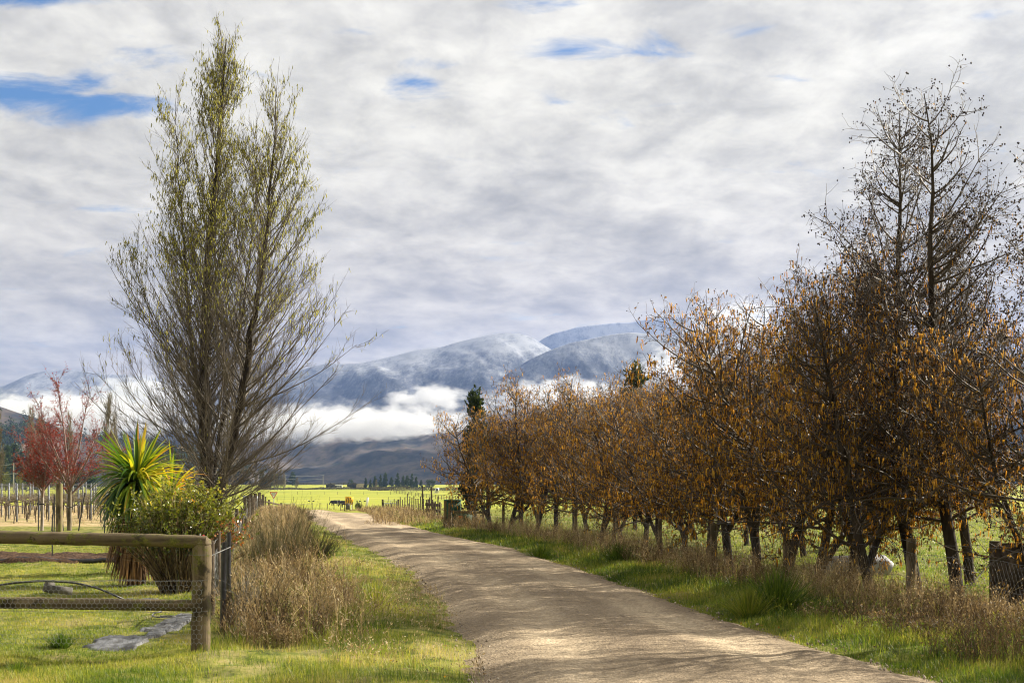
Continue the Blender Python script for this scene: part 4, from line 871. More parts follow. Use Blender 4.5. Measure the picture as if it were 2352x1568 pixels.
# timber rail fence at the bend, left, with gate
bx = thing('corner_rails', (atX(603, 118), 118, Hz(atX(603, 118), 118)), 'dark timber rail fence stepping down behind the verge below the triangular sign', 'fence')
base = bx.location; L_ = [(600, 110), (618, 118), (646, 126)]
Pz = [(atX(a, d), d) for a, d in L_]
def z_at(y, d): return CAM_H + (HOR - y) / FPX * d
tops = [1148, 1150, 1157]
for (x, y), tp, (a, d) in zip(Pz, tops, L_):
    m_ = Mesh(); m_.box((x - base[0], y - base[1], (z_at(tp, d) + Hz(x, y)) / 2 - base[2]), (.16, .16, z_at(tp, d) - Hz(x, y) + .2)); m_.build('post', 'old_dark_wood', bx)
for dz_ in (.1, .48):
    m_ = Mesh(); Q = [(x - base[0], y - base[1] - .1, z_at(tp, d) - base[2] - dz_) for (x, y), tp, (a, d) in zip(Pz, tops, L_)]; m_.tube(Q, .075, 6); m_.build('rail', 'old_dark_wood', bx)
gt = thing('metal_gate', (atX(662, 130), 130, Hz(atX(662, 130), 130)), 'pale metal gate beside the dark corner rails at the road bend', 'gate'); m_ = Mesh(); zz0 = z_at(1156, 130) - gt.location[2]
for z_ in (zz0, zz0 - .35, zz0 - .65): m_.cyl((-.55, 0, z_), (.55, 0, z_), .02, S=6)
for x_0 in (-.55, .55): m_.cyl((x_0, 0, -.1), (x_0, 0, zz0), .03, S=6)
m_.build('frame', 'galv', gt); m_ = Mesh(); m_.box((0, .02, zz0 - .35), (.42, .02, .6)); m_.build('grey_panel', 'insul', gt)
# back of a grey sign / trough left of the rails
sg = thing('grey_panel_sign', (atX(575, 150), 150, Hz(atX(575, 150), 150)), 'back of a grey board on posts at the left end of the road bend', 'sign'); m_ = Mesh(); z_ = z_at(1146, 150) - sg.location[2]
m_.box((0, 0, z_), (1.6, .05, .75)); m_.build('board', 'galv', sg)
for x_0 in (-.6, .75): m_ = Mesh(); m_.cyl((x_0, .05, -.2), (x_0, .05, z_ + .3), .05, S=8); m_.build('post', 'galv', sg)
op = post('strainer_post', atX(579, 64.5), 64.5, .98, .12, 'old_dark_wood', 'thick dark strainer post of the verge fence, behind the bush', 'post')
st2 = post('stump_post', atX(563, 45), 45, .55, .13, 'weathered_wood', 'short pale stump post at the right edge of the bush', 'post', None, (0, 0), False, .8)

# ------------------------------------------------------------------ road signs
def text_mesh(body, size, depth, name, mt, parent, loc, rz=0.0, xs=1.0):
    cu = bpy.data.curves.new(name, 'FONT'); cu.body = body; cu.size = size; cu.align_x = 'CENTER'; cu.align_y = 'CENTER'; cu.extrude = depth; cu.offset = size * .012
    to = bpy.data.objects.new('tmp', cu); COL.objects.link(to); bpy.context.view_layer.update()
    me = bpy.data.meshes.new_from_object(to.evaluated_get(bpy.context.evaluated_depsgraph_get())); bpy.data.objects.remove(to)
    me.materials.clear(); me.materials.append(MT[mt]); o = bpy.data.objects.new(name, me); COL.objects.link(o); o.parent = parent; o.location = loc; o.rotation_euler = (R(90), 0, rz); o.scale = (xs, 1, 1); return o
def tri(r, y, th, mi=0):
    a = [(-r * .866, r * .5), (r * .866, r * .5), (0, -r)]; out_ = []
    for i in range(3):          # rounded corners
        p = np.array(a[i]); n_ = np.array(a[(i + 1) % 3]) - p; q0 = np.array(a[i - 1]) - p; n_ = n_ / np.linalg.norm(n_); q0 = q0 / np.linalg.norm(q0)
        for t_ in (0, .5, 1): out_.append(p + (q0 * (1 - t_) + n_ * t_) * r * .08)
    k = len(out_); V = [(p[0], y, p[1]) for p in out_] + [(p[0], y + th, p[1]) for p in out_]
    g_ = Mesh(); g_.add(V, [list(range(k))[::-1]], None, mi); g_.add(V, [list(range(k, 2 * k))], None, mi); g_.add(V, [(i, (i + 1) % k, k + (i + 1) % k, k + i) for i in range(k)], None, mi); return g_
d = 168.; gw = thing('give_way_sign', (atX(628.5, d), d, Hz(atX(628.5, d), d)), 'red-bordered white triangular give way sign on a white post at the road bend', 'road sign')
zc_ = z_at(1134.5, d) - gw.location[2]
o = tri(.56, 0, .02).build('sign_face', 'red_paint', gw); o.location = (0, 0, zc_ - .02)
o = tri(.40, -.006, .005).build('white_field', 'white_paint', gw); o.location = (0, 0, zc_ - .02)
text_mesh('GIVE', .21, .003, 'lettering', 'black_paint', gw, (0, -.012, zc_ + .07)); text_mesh('WAY', .15, .003, 'lettering', 'black_paint', gw, (0, -.012, zc_ - .10))
m_ = Mesh(); m_.cyl((0, .04, -.3), (0, .04, zc_ + .2), .045, S=10); m_.build('pole', 'white_paint', gw)
d = 200.; cv = thing('chevron_sign', (atX(802, d), d, Hz(atX(802, d), d)), 'yellow curve sign with black chevrons and 25 at the road bend', 'road sign', rz=R(0)); zc_ = z_at(1149, d) - cv.location[2]
m_ = Mesh(); m_.box((0, 0, zc_), (1.12, .03, 1.08), ry=R(4)); m_.build('sign_face', 'yellow_sign', cv)
m_ = Mesh()
for x_0 in (-.44, -.20, .04):
    for sg_ in (1, -1):
        V = [(x_0, -.022, zc_), (x_0 + .11, -.022, zc_), (x_0 + .24, -.022, zc_ + sg_ * .44), (x_0 + .13, -.022, zc_ + sg_ * .44)]; m_.add(V, [(0, 1, 2, 3) if sg_ < 0 else (3, 2, 1, 0)])
m_.build('chevrons', 'black_paint', cv); text_mesh('25', .36, .003, 'lettering', 'black_paint', cv, (.33, -.024, zc_), xs=.7)
for x_0 in (-.3, .3): m_ = Mesh(); m_.cyl((x_0, .06, -.3), (x_0, .06, zc_ + .3), .045, S=8); m_.build('pole', 'white_paint', cv)
d = 170.; m_ = Mesh(); m_.box((0, 0, .62), (.24, .05, 1.3), ry=R(8)); mk = m_.build('marker_post', 'white_paint', loc=(atX(843, d), d, z_at(1166, d))); tag(mk, 'white flat marker post leaning right of the small pine', 'marker post')
d = 175.; cu_ = thing('cattle_stop', (atX(799, d), d, Hz(atX(799, d), d)), 'grey galvanised gate end standing below the yellow chevron sign', 'gate'); zc_ = z_at(1163, d) - cu_.location[2]
m_ = Mesh(); m_.box((0, 0, zc_), (.5, .05, .7)); m_.build('sheet', 'insul', cu_); m_ = Mesh(); m_.box((-.38, 0, zc_), (.12, .12, 1.1)); m_.build('post', 'old_dark_wood', cu_)

# ------------------------------------------------------------------ animals
def cow_mesh(name):
    m_ = Mesh()
    m_.tube([(-.98, 0, 1.02), (-.85, 0, 1.02), (-.55, 0, .98), (0, 0, .93), (.5, 0, .98), (.85, 0, 1.08), (1.02, 0, .98), (1.2, 0, .74), (1.32, 0, .50), (1.42, 0, .30), (1.45, 0, .22)], [.16, .36, .42, .44, .42, .34, .20, .15, .14, .10, .06], 12)
    for x_, y_ in ((.6, .2), (.66, -.2)): m_.tube([(x_, y_, .85), (x_, y_, .55), (x_ + .02, y_, .36), (x_, y_, .04), (x_ + .03, y_, -.02)], [.2, .15, .11, .09, .10], 8)
    for x_, y_ in ((-.72, .21), (-.62, -.21)): m_.tube([(x_, y_, .92), (x_ + .03, y_, .66), (x_ - .09, y_, .42), (x_ - .03, y_, .05), (x_, y_, -.02)], [.27, .20, .12, .09, .10], 8)
    m_.tube([(-.98, 0, 1.1), (-1.06, 0, .9), (-1.07, 0, .5), (-1.06, 0, .36)], [.05, .03, .025, .06], 6)
    for sy in (-1, 1): m_.tube([(1.14, sy * .1, .86), (1.10, sy * .26, .84)], [.05, .02], 6)
    o = m_.build(name, 'black_hair', smooth=True); md = o.modifiers.new('merge', 'REMESH'); md.mode = 'VOXEL'; md.voxel_size = .045; md.use_smooth_shade = True; return o
def cow(px_, d, rz, lb):
    x = atX(px_, d); o = cow_mesh('cow'); o.location = (x, d, Hz(x, d)); o.rotation_euler = (0, 0, rz); o.scale = (.9, .9, .9); tag(o, lb, 'cow', 'black cattle grazing by the fence')
cow(768, 335, R(172), 'black cow grazing by the field fence, left of the pair'); cow(773, 340, R(10), 'black cow grazing by the field fence, right of the pair')
cow(793, 262, R(185), 'black cow standing half behind the yellow chevron sign')
for i, (px_, py_, lb) in enumerate([(710, 1143, 'left one of the two black and white ducks above the corner fence'), (720, 1143, 'right one of the two black and white ducks above the corner fence'), (827, 1145.5, 'black and white duck left of the pair right of the chevron sign'), (838, 1145.5, 'black and white duck right of the pair right of the chevron sign'), (582, 1142, 'lone duck near the left end of the green field')]):
    d = 395.; x = atX(px_, d); root = thing('paradise_duck', (x, d, Hz(x, d)), lb, 'duck', 'ducks on the green field', rz=R(0 if i % 2 else 180))
    m_ = Mesh(); m_.tube([(-.36, 0, .25), (-.2, 0, .24), (0, 0, .25), (.16, 0, .28), (.24, 0, .36), (.27, 0, .44)], [.03, .11, .15, .13, .07, .05], 8); m_.cyl((0, .05, 0), (0, .05, .18), .015, S=5); m_.cyl((0, -.05, 0), (0, -.05, .18), .015, S=5); m_.build('body', 'duck_black', root, smooth=True)
    m_ = Mesh(); m_.tube([(.22, 0, .40), (.27, 0, .50), (.36, 0, .50), (.44, 0, .48)], [.06, .08, .06, .02], 8); m_.build('head', 'duck_white', root, smooth=True)

# ------------------------------------------------------------------ van, hut, poles far away
d = 975.; vx = atX(776, d); van = thing('parked_van', (vx, d, Hz(vx, d)), 'white van with dark side windows parked beyond the green field', 'van', rz=R(3))
vm = Mesh(); pr = [(-3.1, .35), (-3.1, 1.5), (-2.75, 2.3), (-2.3, 2.55), (2.6, 2.55), (2.95, 2.3), (3.1, 1.3), (3.15, .35)]
k = len(pr); V = [(a, -1.0, b) for a, b in pr] + [(a, 1.0, b) for a, b in pr]; vm.add(V, [list(range(k))[::-1]]); vm.add(V, [list(range(k, 2 * k))]); vm.add(V, [(i, (i + 1) % k, k + (i + 1) % k, k + i) for i in range(k)][:]); vm.build('body', 'white_paint', van)
for x0_, x1_ in ((-2.7, -1.5), (-1.4, -.2), (-.1, 1.1), (1.2, 2.5)):
    m_ = Mesh(); m_.box(((x0_ + x1_) / 2, -1.005, 1.75), (x1_ - x0_, .02, .62)); m_.build('window', 'glass', van)
for x_0 in (-2.0, 2.0):
    for y_0 in (-.9, .9): m_ = Mesh(); m_.cyl((x_0, y_0 - .11, .36), (x_0, y_0 + .13, .36), .36, S=16); m_.build('wheel', 'rubber', van)
d = 960.; hx = atX(830, d); ht = thing('tan_hut', (hx, d, Hz(hx, d)), 'small tan hut with rounded top and white end wall beyond the green field', 'hut')
m_ = Mesh(); a_ = np.linspace(0, math.pi, 9); pr = [(-3.2, 0)] + [(-3.2 * math.cos(t_) if True else 0, 2.6 + 1.0 * math.sin(t_)) for t_ in a_] + [(3.2, 0)]
k = len(pr); V = [(a, -2, b) for a, b in pr] + [(a, 2, b) for a, b in pr]; m_.add(V, [list(range(k))]); m_.add(V, [list(range(k, 2 * k))[::-1]]); m_.add(V, [(i, k + i, k + (i + 1) % k, (i + 1) % k) for i in range(k)]); m_.build('wall', 'tan_stone', ht)
m_ = Mesh(); m_.box((3.3, 0, 1.9), (.5, 3.4, 3.9)); m_.build('end_wall', 'white_paint', ht)
d = 700; m_ = Mesh(); m_.box((0, 0, 1.5), (1.9, 1.4, 2.2)); m_.box((0, -.72, 1.6), (1.0, .05, 1.2), mi=1); m_.box((-.5, 0, .2), (2.6, .9, .4)); tag(m_.build('trailer', ['white_paint', 'glass', 'rubber'], loc=(atX(1061 + 0, d) - 12.2, d, Hz(atX(998, d), d))), 'small white farm trailer by the far rail fence', 'trailer')
def power_pole(px_, d, h, lb, arm=2.2):
    x = atX(px_, d); pp = thing('power_pole', (x, d, Hz(x, d)), lb, 'power pole'); m_ = Mesh(); m_.cyl((0, 0, -.5), (0, 0, h), .2, .14, S=8); m_.build('pole', 'concrete', pp)
    m_ = Mesh(); m_.box((0, 0, h - .5), (arm, .14, .14)); m_.build('crossarm', 'galv', pp)
    m_ = Mesh(); m_.box((0, 0, h - 3.2), (arm * .8, .14, .14)); m_.build('crossarm', 'galv', pp); return Vector((x, d, Hz(x, d) + h))
pA = power_pole(742, 1120, 9.0, 'right-hand pale power pole at the far edge of the fields'); pB = power_pole(656, 1110, 9.0, 'power pole in front of the dark pine at the far field edge')
pC = Vector((atX(560, 1100), 1100, pB[2])); wr = Mesh()
for dz_ in (-.5, -3.2):
    for a_, b_ in ((pC, pB), (pB, pA)):
        s = np.linspace(0, 1, 14)[:, None]; L_ = np.array(a_) + (np.array(b_) - np.array(a_)) * s; L_[:, 2] += dz_ - .8 * np.sin(s[:, 0] * np.pi); wr.tube(L_, .085, 4)
tag(wr.build('power_lines', 'galv'), 'pale power lines strung between the distant poles', 'power line')
pD = power_pole(31, 420, 8.8, 'grey power pole with crossarm at the left edge below the wooded hill', 2.6)
wr = Mesh()
for dz_ in (-.5, -3.2):
    s = np.linspace(0, 1, 10)[:, None]; a_ = np.array(pD) - [22, 0, 0]; L_ = a_ + (np.array(pD) - a_) * s; L_[:, 2] += dz_ - .5 * np.sin(s[:, 0] * np.pi); wr.tube(L_, .04, 4)
tag(wr.build('power_lines', 'galv'), 'pale power lines running to the pole at the left edge', 'power line')

# ------------------------------------------------------------------ distant trees
def conifer_proto(seed, h=10., rad=2.3, broad=False, name='pine_tree', n=5200):
    rng = np.random.default_rng(seed); root = thing(name, (0, 0, 0), 'conifer', 'tree')
    tk = Mesh(); tk.cyl((0, 0, -.3), (0, 0, h * .92), .03 * h * .6, .02, S=6); tk.build('trunk', 'alder_bark', root)
    nb = 90; zz_ = h * (.06 + .92 * rng.random(nb) ** .8); a = rng.random(nb) * 6.28
    prof = (1 - zz_ / h) ** .75 if not broad else np.sqrt(np.clip(1 - ((zz_ / h - .5) / .52) ** 2, 0.02, 1))
    L = rad * prof * (.65 + .5 * rng.random(nb)) + .15
    S = np.stack([0 * a, 0 * a, zz_], 1); Dv = nrm(np.stack([np.cos(a), np.sin(a), .15 + 0 * a], 1)); P = grow(rng, S, Dv, L, 5, .25, .1); tk2 = Mesh()
    tk2.add(*tubes(P, taper(np.full(nb, .05), 5, .3), 3), .2)
    i = rng.choice(nb, n, p=L / L.sum()); C, T = along(P, i, rng.random(n) ** .6); C = C + rng.normal(size=(n, 3)) * [.22, .22, .18] * (h / 10)
    A = nrm(T * .8 + randdir(rng, n) * .8 + [0, 0, .35]) * (h * (.022 + .035 * rng.random(n)))[:, None]; B = nrm(np.cross(A, randdir(rng, n))) * (h * (.008 + .007 * rng.random(n)))[:, None]
    V, F = rhombs(C, A, B); tk2.add(V, F, np.repeat(np.clip(rng.random(n) * .7 + .3 * (C[:, 2] / h), 0, 1), 4)); tk2.build('crown', 'conifer', root); return root
def poplar_proto(seed, h=12., rad=1.4, mt='farpop', name='distant_poplar'):
    rng = np.random.default_rng(seed); root = thing(name, (0, 0, 0), 'poplar', 'tree'); tk = Mesh(); tk.cyl((0, 0, -.3), (0, 0, h * .9), .16, .03, S=6); tk.build('trunk', 'poplar_bark', root)
    nb = 80; zz_ = h * (.04 + .86 * rng.random(nb)); a = rng.random(nb) * 6.28; L = h * .22 * (1.1 - zz_ / h) + .5
    S = np.stack([0 * a, 0 * a, zz_], 1); Dv = nrm(np.stack([np.cos(a), np.sin(a), .9 + 0 * a], 1)); P = grow(rng, S, Dv, L, 6, 1.2, .06); P[:, :, :2] *= rad / 1.4; g_ = Mesh(); g_.add(*tubes(P, taper(np.full(nb, .05), 6, .3), 3), .3)
    n2 = 1500; i, t_, S2, D2 = branch(rng, P, n2, .05, 1, R(24), .15, wgt=L); B = grow(rng, S2, D2, .3 + .9 * rng.random(n2), 4, .4, .1); g_.add(*tubes(B, taper(np.full(n2, .022), 4, .5), 3), np.repeat(rng.random(n2), 12)); g_.build('crown', mt, root); return root
con = [conifer_proto(81), conifer_proto(82, 10, 2.0), conifer_proto(83, 10, 2.9), conifer_proto(84, 10, 6.2, True, 'round_pine_tree', 7000)]
pop = [poplar_proto(91), poplar_proto(92, 12, 1.1), poplar_proto(93, 12, 2.6, 'willow', 'distant_willow')]
cu_set = set()
def ptree(protos, k, px_, d, h_m, lb, hsrc, rz=None, grp=None, wide=1.0):
    x = atX(px_, d); s = h_m / hsrc; o = protos[k]; key = o.name
    if key not in cu_set: cu_set.add(key); o.location = (x, d, Hz(x, d)); o.scale = (s * wide, s * wide, s); o['label'] = lb
    else: o = dup(o, (x, d, Hz(x, d)), rr_.uniform(0, 6), (s * wide, s * wide, s), lb)
    if grp: o['group'] = grp
    return o
def hpx(y0, y1, d): return (y1 - y0) / FPX * d
grp = 'pines beyond the green field'
stand = [(863, 1099, 'small pine at the left end of the dark stand'), (852, 1096, 'lowest pine just left of the dark stand'), (874, 1092, 'second pine of the dark stand from the left'), (886, 1091, 'third pine of the dark stand from the left'), (897, 1084, 'tallest pine in the left half of the dark stand'), (911, 1094, 'pine right of the tallest one in the dark stand'), (925, 1086, 'wide pine in the middle of the dark stand'), (938, 1092, 'pine just right of the wide middle one'), (947, 1090, 'slender pine fourth from the right end of the stand'), (958, 1087, 'tall pine third from the right end of the stand'), (968, 1094, 'bushy pine second from the right end of the stand'), (979, 1101, 'last pine at the right end of the dark stand')]
for i, (px_, yt, lb) in enumerate(stand):
    d = 900 + 14 * (i % 4); px_ -= 12; ptree(con, i % 3, px_, d, hpx(yt, 1122, d) * 1.02, lb, 10, grp=grp, wide=.95)
ptree(con, 3, 988, 860, hpx(1098, 1121, 860), 'round-crowned dark pine standing alone right of the dark stand', 10)
ptree(con, 2, 672, 1130, hpx(1079, 1112, 1130), 'dark pine behind the left distant power pole', 10, grp=grp, wide=1.3)
ptree(con, 3, 806, 1010, hpx(1103, 1121, 1010), 'low spreading pine left of the dark stand', 10, wide=.7)
for i, (px_, yt) in enumerate([(602, 1076), (612, 1085), (622, 1080)]):
    ptree(con, i, px_, 900, hpx(yt, 1120, 900), ['leftmost', 'middle', 'rightmost'][i] + ' dark conifer behind the poplar twigs at the field edge', 10, grp=grp)
for i, (px_, yt) in enumerate([(630, 1074), (637, 1070), (645, 1068), (652, 1073), (588, 1080)]):
    ptree(pop, i % 2, px_, 850, hpx(yt, 1120, 850), ['first', 'second', 'third', 'fourth', 'lone outer left'][i] + ' bare purple-brown poplar of the distant clump left of the power poles', 12, grp='bare distant poplars', wide=.9)
ptree(pop, 0, 682, 930, hpx(1093, 1121, 930), 'short bare tree standing alone between the distant power poles', 12, wide=1.5)
ptree(pop, 1, 864, 880, hpx(1100, 1124, 880), 'small bare tree in front of the dark pine stand', 12, wide=1.5)
# pale slender poplars behind the maples
for i, (px_, yt, d) in enumerate([(-6, 905, 190), (72, 912, 200), (92, 930, 205), (160, 925, 210), (248, 880, 190), (262, 925, 195)]):
    ptree(pop, i % 2, px_, d, hpx(yt, 1122, d), ['pale poplar cut by the left edge', 'slender pale poplar behind the pale maple', 'slim pale poplar right beside the slender one', 'pale poplar behind the taller maple', 'tall pale poplar left of the big poplar', 'shorter pale poplar close against the big poplar'][i], 12, grp='pale poplars behind the vineyard', wide=.62)
for i, (px_, yt, d) in enumerate([(12, 1068, 470), (45, 1070, 470), (60, 1058, 480), (85, 1062, 475), (130, 1066, 480), (175, 1070, 480), (210, 1062, 470)]):
    if i in (0, 1, 4): ptree(pop, 2, px_, d, hpx(yt, 1116, d), ['low yellow-green willow at the left edge', 'round yellow-green willow right of the left power pole', '', '', 'yellow-green willow behind the maples'][i], 12, wide=1.6, grp='yellow-green willows')
    else: ptree(con, i % 3, px_, d, hpx(yt, 1116, d), ['dark conifer just right of the yellow willow', 'broad dark conifer between the two maples', 'dark conifer behind the taller maple', 'dark conifer right of the taller maple'][{2: 0, 3: 1, 5: 2, 6: 3}[i]], 10, wide=1.3, grp='dark conifers behind the vineyard')
for i, (px_, yt, yb, d) in enumerate([(14, 1010, 1100, 620), (32, 1004, 1100, 630), (50, 1020, 1100, 640), (5, 1022, 1100, 610), (68, 1024, 1100, 640), (100, 1030, 1100, 650), (130, 1040, 1100, 650), (185, 1046, 1100, 660)]):
    ptree(con, i % 3, px_, d, hpx(yt, yb, d) + 2, ['tall', 'tallest', 'dense', 'leftmost', 'broad', 'middle', 'lower', 'rightmost'][i] + ' dark spruce at the foot of the wooded hill', 10, grp='spruces at the foot of the wooded hill', wide=1.15)
# dark scrub on the wooded hill (far wood)
rng = np.random.default_rng(77); dg = bpy.context.evaluated_depsgraph_get()
hill = [o for o in bpy.data.objects if o.name == 'wooded_hill'][0]; hv = np.zeros(len(hill.data.vertices) * 3); hill.data.vertices.foreach_get('co', hv); hv = hv.reshape(-1, 3)
yy_ = hv[:, 1]; sel = (yy_ < 1510) & (yy_ > 1080) & (hv[:, 2] > 4); hv = hv[sel]; dens = fbm(hv[:, 0] / 60. + 3, hv[:, 1] / 70. + 5, 3); pr = np.clip(dens - .47, 0, 1) * 4 + np.clip((1250 - hv[:, 1]) / 200, 0, 1) * 1.2 + .02; pr[np.abs(hv[:, 0] / hv[:, 1] + .27) > .17] = 0
nT = 1500; ii = rng.choice(len(hv), nT, p=pr / pr.sum()); n = nT * 34; C0 = np.repeat(hv[ii] + rng.normal(size=(nT, 3)) * [5, 3, 0], 34, 0); th_ = np.repeat(4 + 6 * rng.random(nT), 34); q_ = rng.random(n)
C = C0 + np.stack([rng.normal(size=n) * th_ * .22 * (1.1 - q_), rng.normal(size=n) * th_ * .22 * (1.1 - q_), q_ * th_ - .5], 1); A = nrm(randdir(rng, n) + [0, 0, .5]) * (.9 + 1.4 * rng.random(n))[:, None]; B = nrm(np.cross(A, randdir(rng, n))) * (.45 + .5 * rng.random(n))[:, None]
g = Mesh(); V, F = rhombs(C, A, B); g.add(V, F, np.repeat(rng.random(n) * .8, 4)); tag(g.build('hillside_wood', 'conifer'), 'dark pines scattered over the wooded hill at the left', 'wood', kind='stuff')
# hedge line and scrub at the far edge of the green field
def scrub(name, pts, seed, n, hh, mt, label, spread=6.0, leaf=.5, kind='stuff', cat='hedge'):
    rng = np.random.default_rng(seed); P = np.array([(atX(a, d), d) for a, d in pts]); s = rng.random(n); sp_ = np.linspace(0, 1, len(P)); x = np.interp(s, sp_, P[:, 0]) + rng.normal(size=n) * spread * .12; y = np.interp(s, sp_, P[:, 1]) + rng.normal(size=n) * spread
    hl = hh * (.25 + .9 * fbm(x / (hh * 3) + seed, y * 0 + 2, 3)); z = H(x, y) + rng.random(n) * hl
    A = nrm(randdir(rng, n) + [0, 0, .5]) * (leaf * (.6 + rng.random(n)))[:, None]; B = nrm(np.cross(A, randdir(rng, n))) * (leaf * .35 * (.6 + rng.random(n)))[:, None]
    g_ = Mesh(); V, F = rhombs(np.stack([x, y, z], 1), A, B); g_.add(V, F, np.repeat(rng.random(n), 4)); return tag(g_.build(name, mt), label, cat, kind=kind)
MT['hedge'] = leafy('hedge_leaf', [(0, (.022, .024, .012)), (1, (.10, .085, .04))], .2, .8, .2)
scrub('far_hedge', [(588, 890), (700, 900), (800, 930), (905, 900)], 101, 7000, 1.5, 'hedge', 'low dark hedge line along the far edge of the green field')
scrub('far_scrub', [(850, 840), (900, 850), (980, 850), (1080, 830)], 102, 5000, 2.4, 'hedge', 'brown scrub at the foot of the dark pine stand')
scrub('ridge_scrub', [(660, 1190), (760, 1190), (860, 1190)], 103, 2200, 2.2, 'hedge', 'low scrub along the skyline field edge behind the power poles')
for i, (px_, d) in enumerate([(760, 960), (812, 965)]):
    r0 = bush('gorse_bush', atX(px_, d), d, 3.0 + i * .6, 4.2, 2.5, 60, 2500, 110 + i, ['dark round shrub left of the white van', 'dark round shrub beside the tan hut'][i], 'hedge', .9, .35, stem='broom')

# conifer tops rising out of the alder row
for (px_, d, yt, k, wd, lb) in [(1092, 52, 898, 1, .62, 'dark green conifer behind the last alders, sticking out on the left'), (1458, 50, 846, 0, .85, 'crooked dark conifer top rising above the middle of the alder row'), (2015, 36, 610, 2, .22, 'dark conifer behind the tall leggy alders')]:
    ptree(con, k, px_, d, hpx(yt, 1100 + CAM_H * FPX / d, d), lb, 10, wide=wd, grp='conifers behind the alders')
ps = bush('small_pine', atX(823, 165), 165, 1.6, .55, .5, 26, 1500, 120, 'small dark pine sapling growing beside the chevron sign', 'conifer', .14, .02)

# ------------------------------------------------------------------ grass and weeds
def blades(rng, x, y, hgt, wid, v, lean=.35, K=4, z0=None, curl=.6, zoff=-.01):
    n = len(x); z = (H(x, y) if z0 is None else z0) + zoff; S = np.stack([x, y, z], 1)
    a = rng.random(n) * 6.283; li = np.abs(rng.normal(size=n)) * lean; Dv = nrm(np.stack([np.cos(a) * li, np.sin(a) * li, np.ones(n)], 1))
    P = grow(rng, S, Dv, hgt, K, -curl * li, .04); side = nrm(np.stack([-np.sin(a + rng.normal(size=n) * .8), np.cos(a), 0 * a], 1))
    wd = wid[:, None] * np.linspace(1, .08, K)[None] ** .7; V, F = ribbons(P, wd, side); return V, F, np.repeat(v, 2 * K)
def density_d(rng, n, d0, d1, p=1.5):
    u = rng.random(n); a = 1 - p; return (d0 ** a + u * (d1 ** a - d0 ** a)) ** (1 / a)
rng = np.random.default_rng(201)
# 1 verge grass on the left
def tufted(x, y, f=1.6): return fbm(x * f, y * f, 3)
g = Mesh(); n = 150000; d = density_d(rng, n, 12, 90, 1.7); l = fence_l(d) + .0; r_ = road_l(d) + .15 * rng.normal(size=n); u = rng.random(n); x = l + (r_ - l) * u; tf = tufted(x, d)
near_edge = sst(1.3, 0, r_ - x); keep = (rng.random(n) < .22 + 1.9 * (tf - .34)) & (rng.random(n) > near_edge * .55) & ~((d < 14.4) & (rng.random(n) < .35)); x, d, tf, near_edge = x[keep], d[keep], tf[keep], near_edge[keep]; n = len(x)
hgt = (.035 + .13 * rng.random(n) * np.clip(tf * 2 - .35, .15, 1.4)) * (1 - .6 * near_edge); lodw = (d / 15) ** .8
V, F, A = blades(rng, x, d, hgt, .0016 * lodw * (1 + rng.random(n)), np.clip(-.05 + 1.25 * fbm(x * 1.2 + 4, d * 1.0, 4) + rng.normal(size=n) * .19, 0, 1), .55); g.add(V, F, A)
tag(g.build('verge_grass', 'grass'), 'green and yellow grass on the left road verge', 'grass', kind='stuff')
# 2 lawn
g = Mesh(); n = 170000; d = density_d(rng, n, 12, 40, 1.5); l = -.38 * d; r_ = fence_l(d); x = l + (r_ - l) * rng.random(n)
clear = (((x + 10.4) / 2.4) ** 2 + ((d - 31.4) / 1.6) ** 2 < 1) | ((np.abs(x - cx0 - .1) < .30) & (np.abs(d - cy0) < 1.4) & (rng.random(n) < .93)); keep = ~clear & (rng.random(n) < .45 + tufted(x, d, 2.2)); x, d = x[keep], d[keep]; n = len(x)
hgt = .018 + .035 * rng.random(n) + .08 * sst(15, 13, d) * rng.random(n) * tufted(x, d, 3); V, F, A = blades(rng, x, d, hgt, .0017 * (d / 15) * (1 + rng.random(n)), np.clip(.10 + 1.0 * fbm(x * .9, d * .8 + 7, 4) + rng.normal(size=n) * .17, 0, 1), .7); g.add(V, F, A)
tag(g.build('lawn_grass', 'grass'), 'short mown lawn grass inside the garden', 'grass', kind='stuff')
# 3 lush right verge
g = Mesh(); n = 150000; d = density_d(rng, n, 11, 75, 1.7); l = road_r(d) - .1 * np.abs(rng.normal(size=n)); r_ = np.maximum(row_x(d), road_r(d) + 2) + .5; u = rng.random(n) ** 1.15; x = l + (r_ - l) * u; tf = tufted(x, d, 1.8); keep = rng.random(n) < .35 + 1.2 * tf - .5 * sst(.5, 0, x - l); x, d, u, tf, l = x[keep], d[keep], u[keep], tf[keep], l[keep]; n = len(x)
hgt = (.035 + .18 * rng.random(n) * tf * sst(0, .9, x - l) + .03 * rng.random(n)); V, F, A = blades(rng, x, d, hgt, .0022 * (d / 15) ** .8 * (1 + rng.random(n)), np.clip(.0 + 1.1 * (fbm(x * 1.1 + 1, d * .9, 4) - .12) + rng.normal(size=n) * .17 + .25 * sst(.4, 0, x - l), 0, 1), .55); g.add(V, F, A)
tag(g.build('roadside_grass', 'grass'), 'long bright green grass along the right edge of the road', 'grass', kind='stuff')
# 4 paddock grass behind the alders
g = Mesh(); n = 90000; d = density_d(rng, n, 15, 75, 1.4); x = row_x(d) + .4 + (.42 * d - row_x(d)) * rng.random(n); hgt = .03 + .08 * rng.random(n); V, F, A = blades(rng, x, d, hgt, .003 * (d / 18) ** .9 * (1 + rng.random(n)), np.clip(.25 + .45 * fbm(x * .6, d * .6, 3) + rng.normal(size=n) * .12, 0, 1), .6, K=3); g.add(V, F, A)
tag(g.build('paddock_grass', 'grass'), 'short paddock grass seen between the alder trunks', 'grass', kind='stuff')
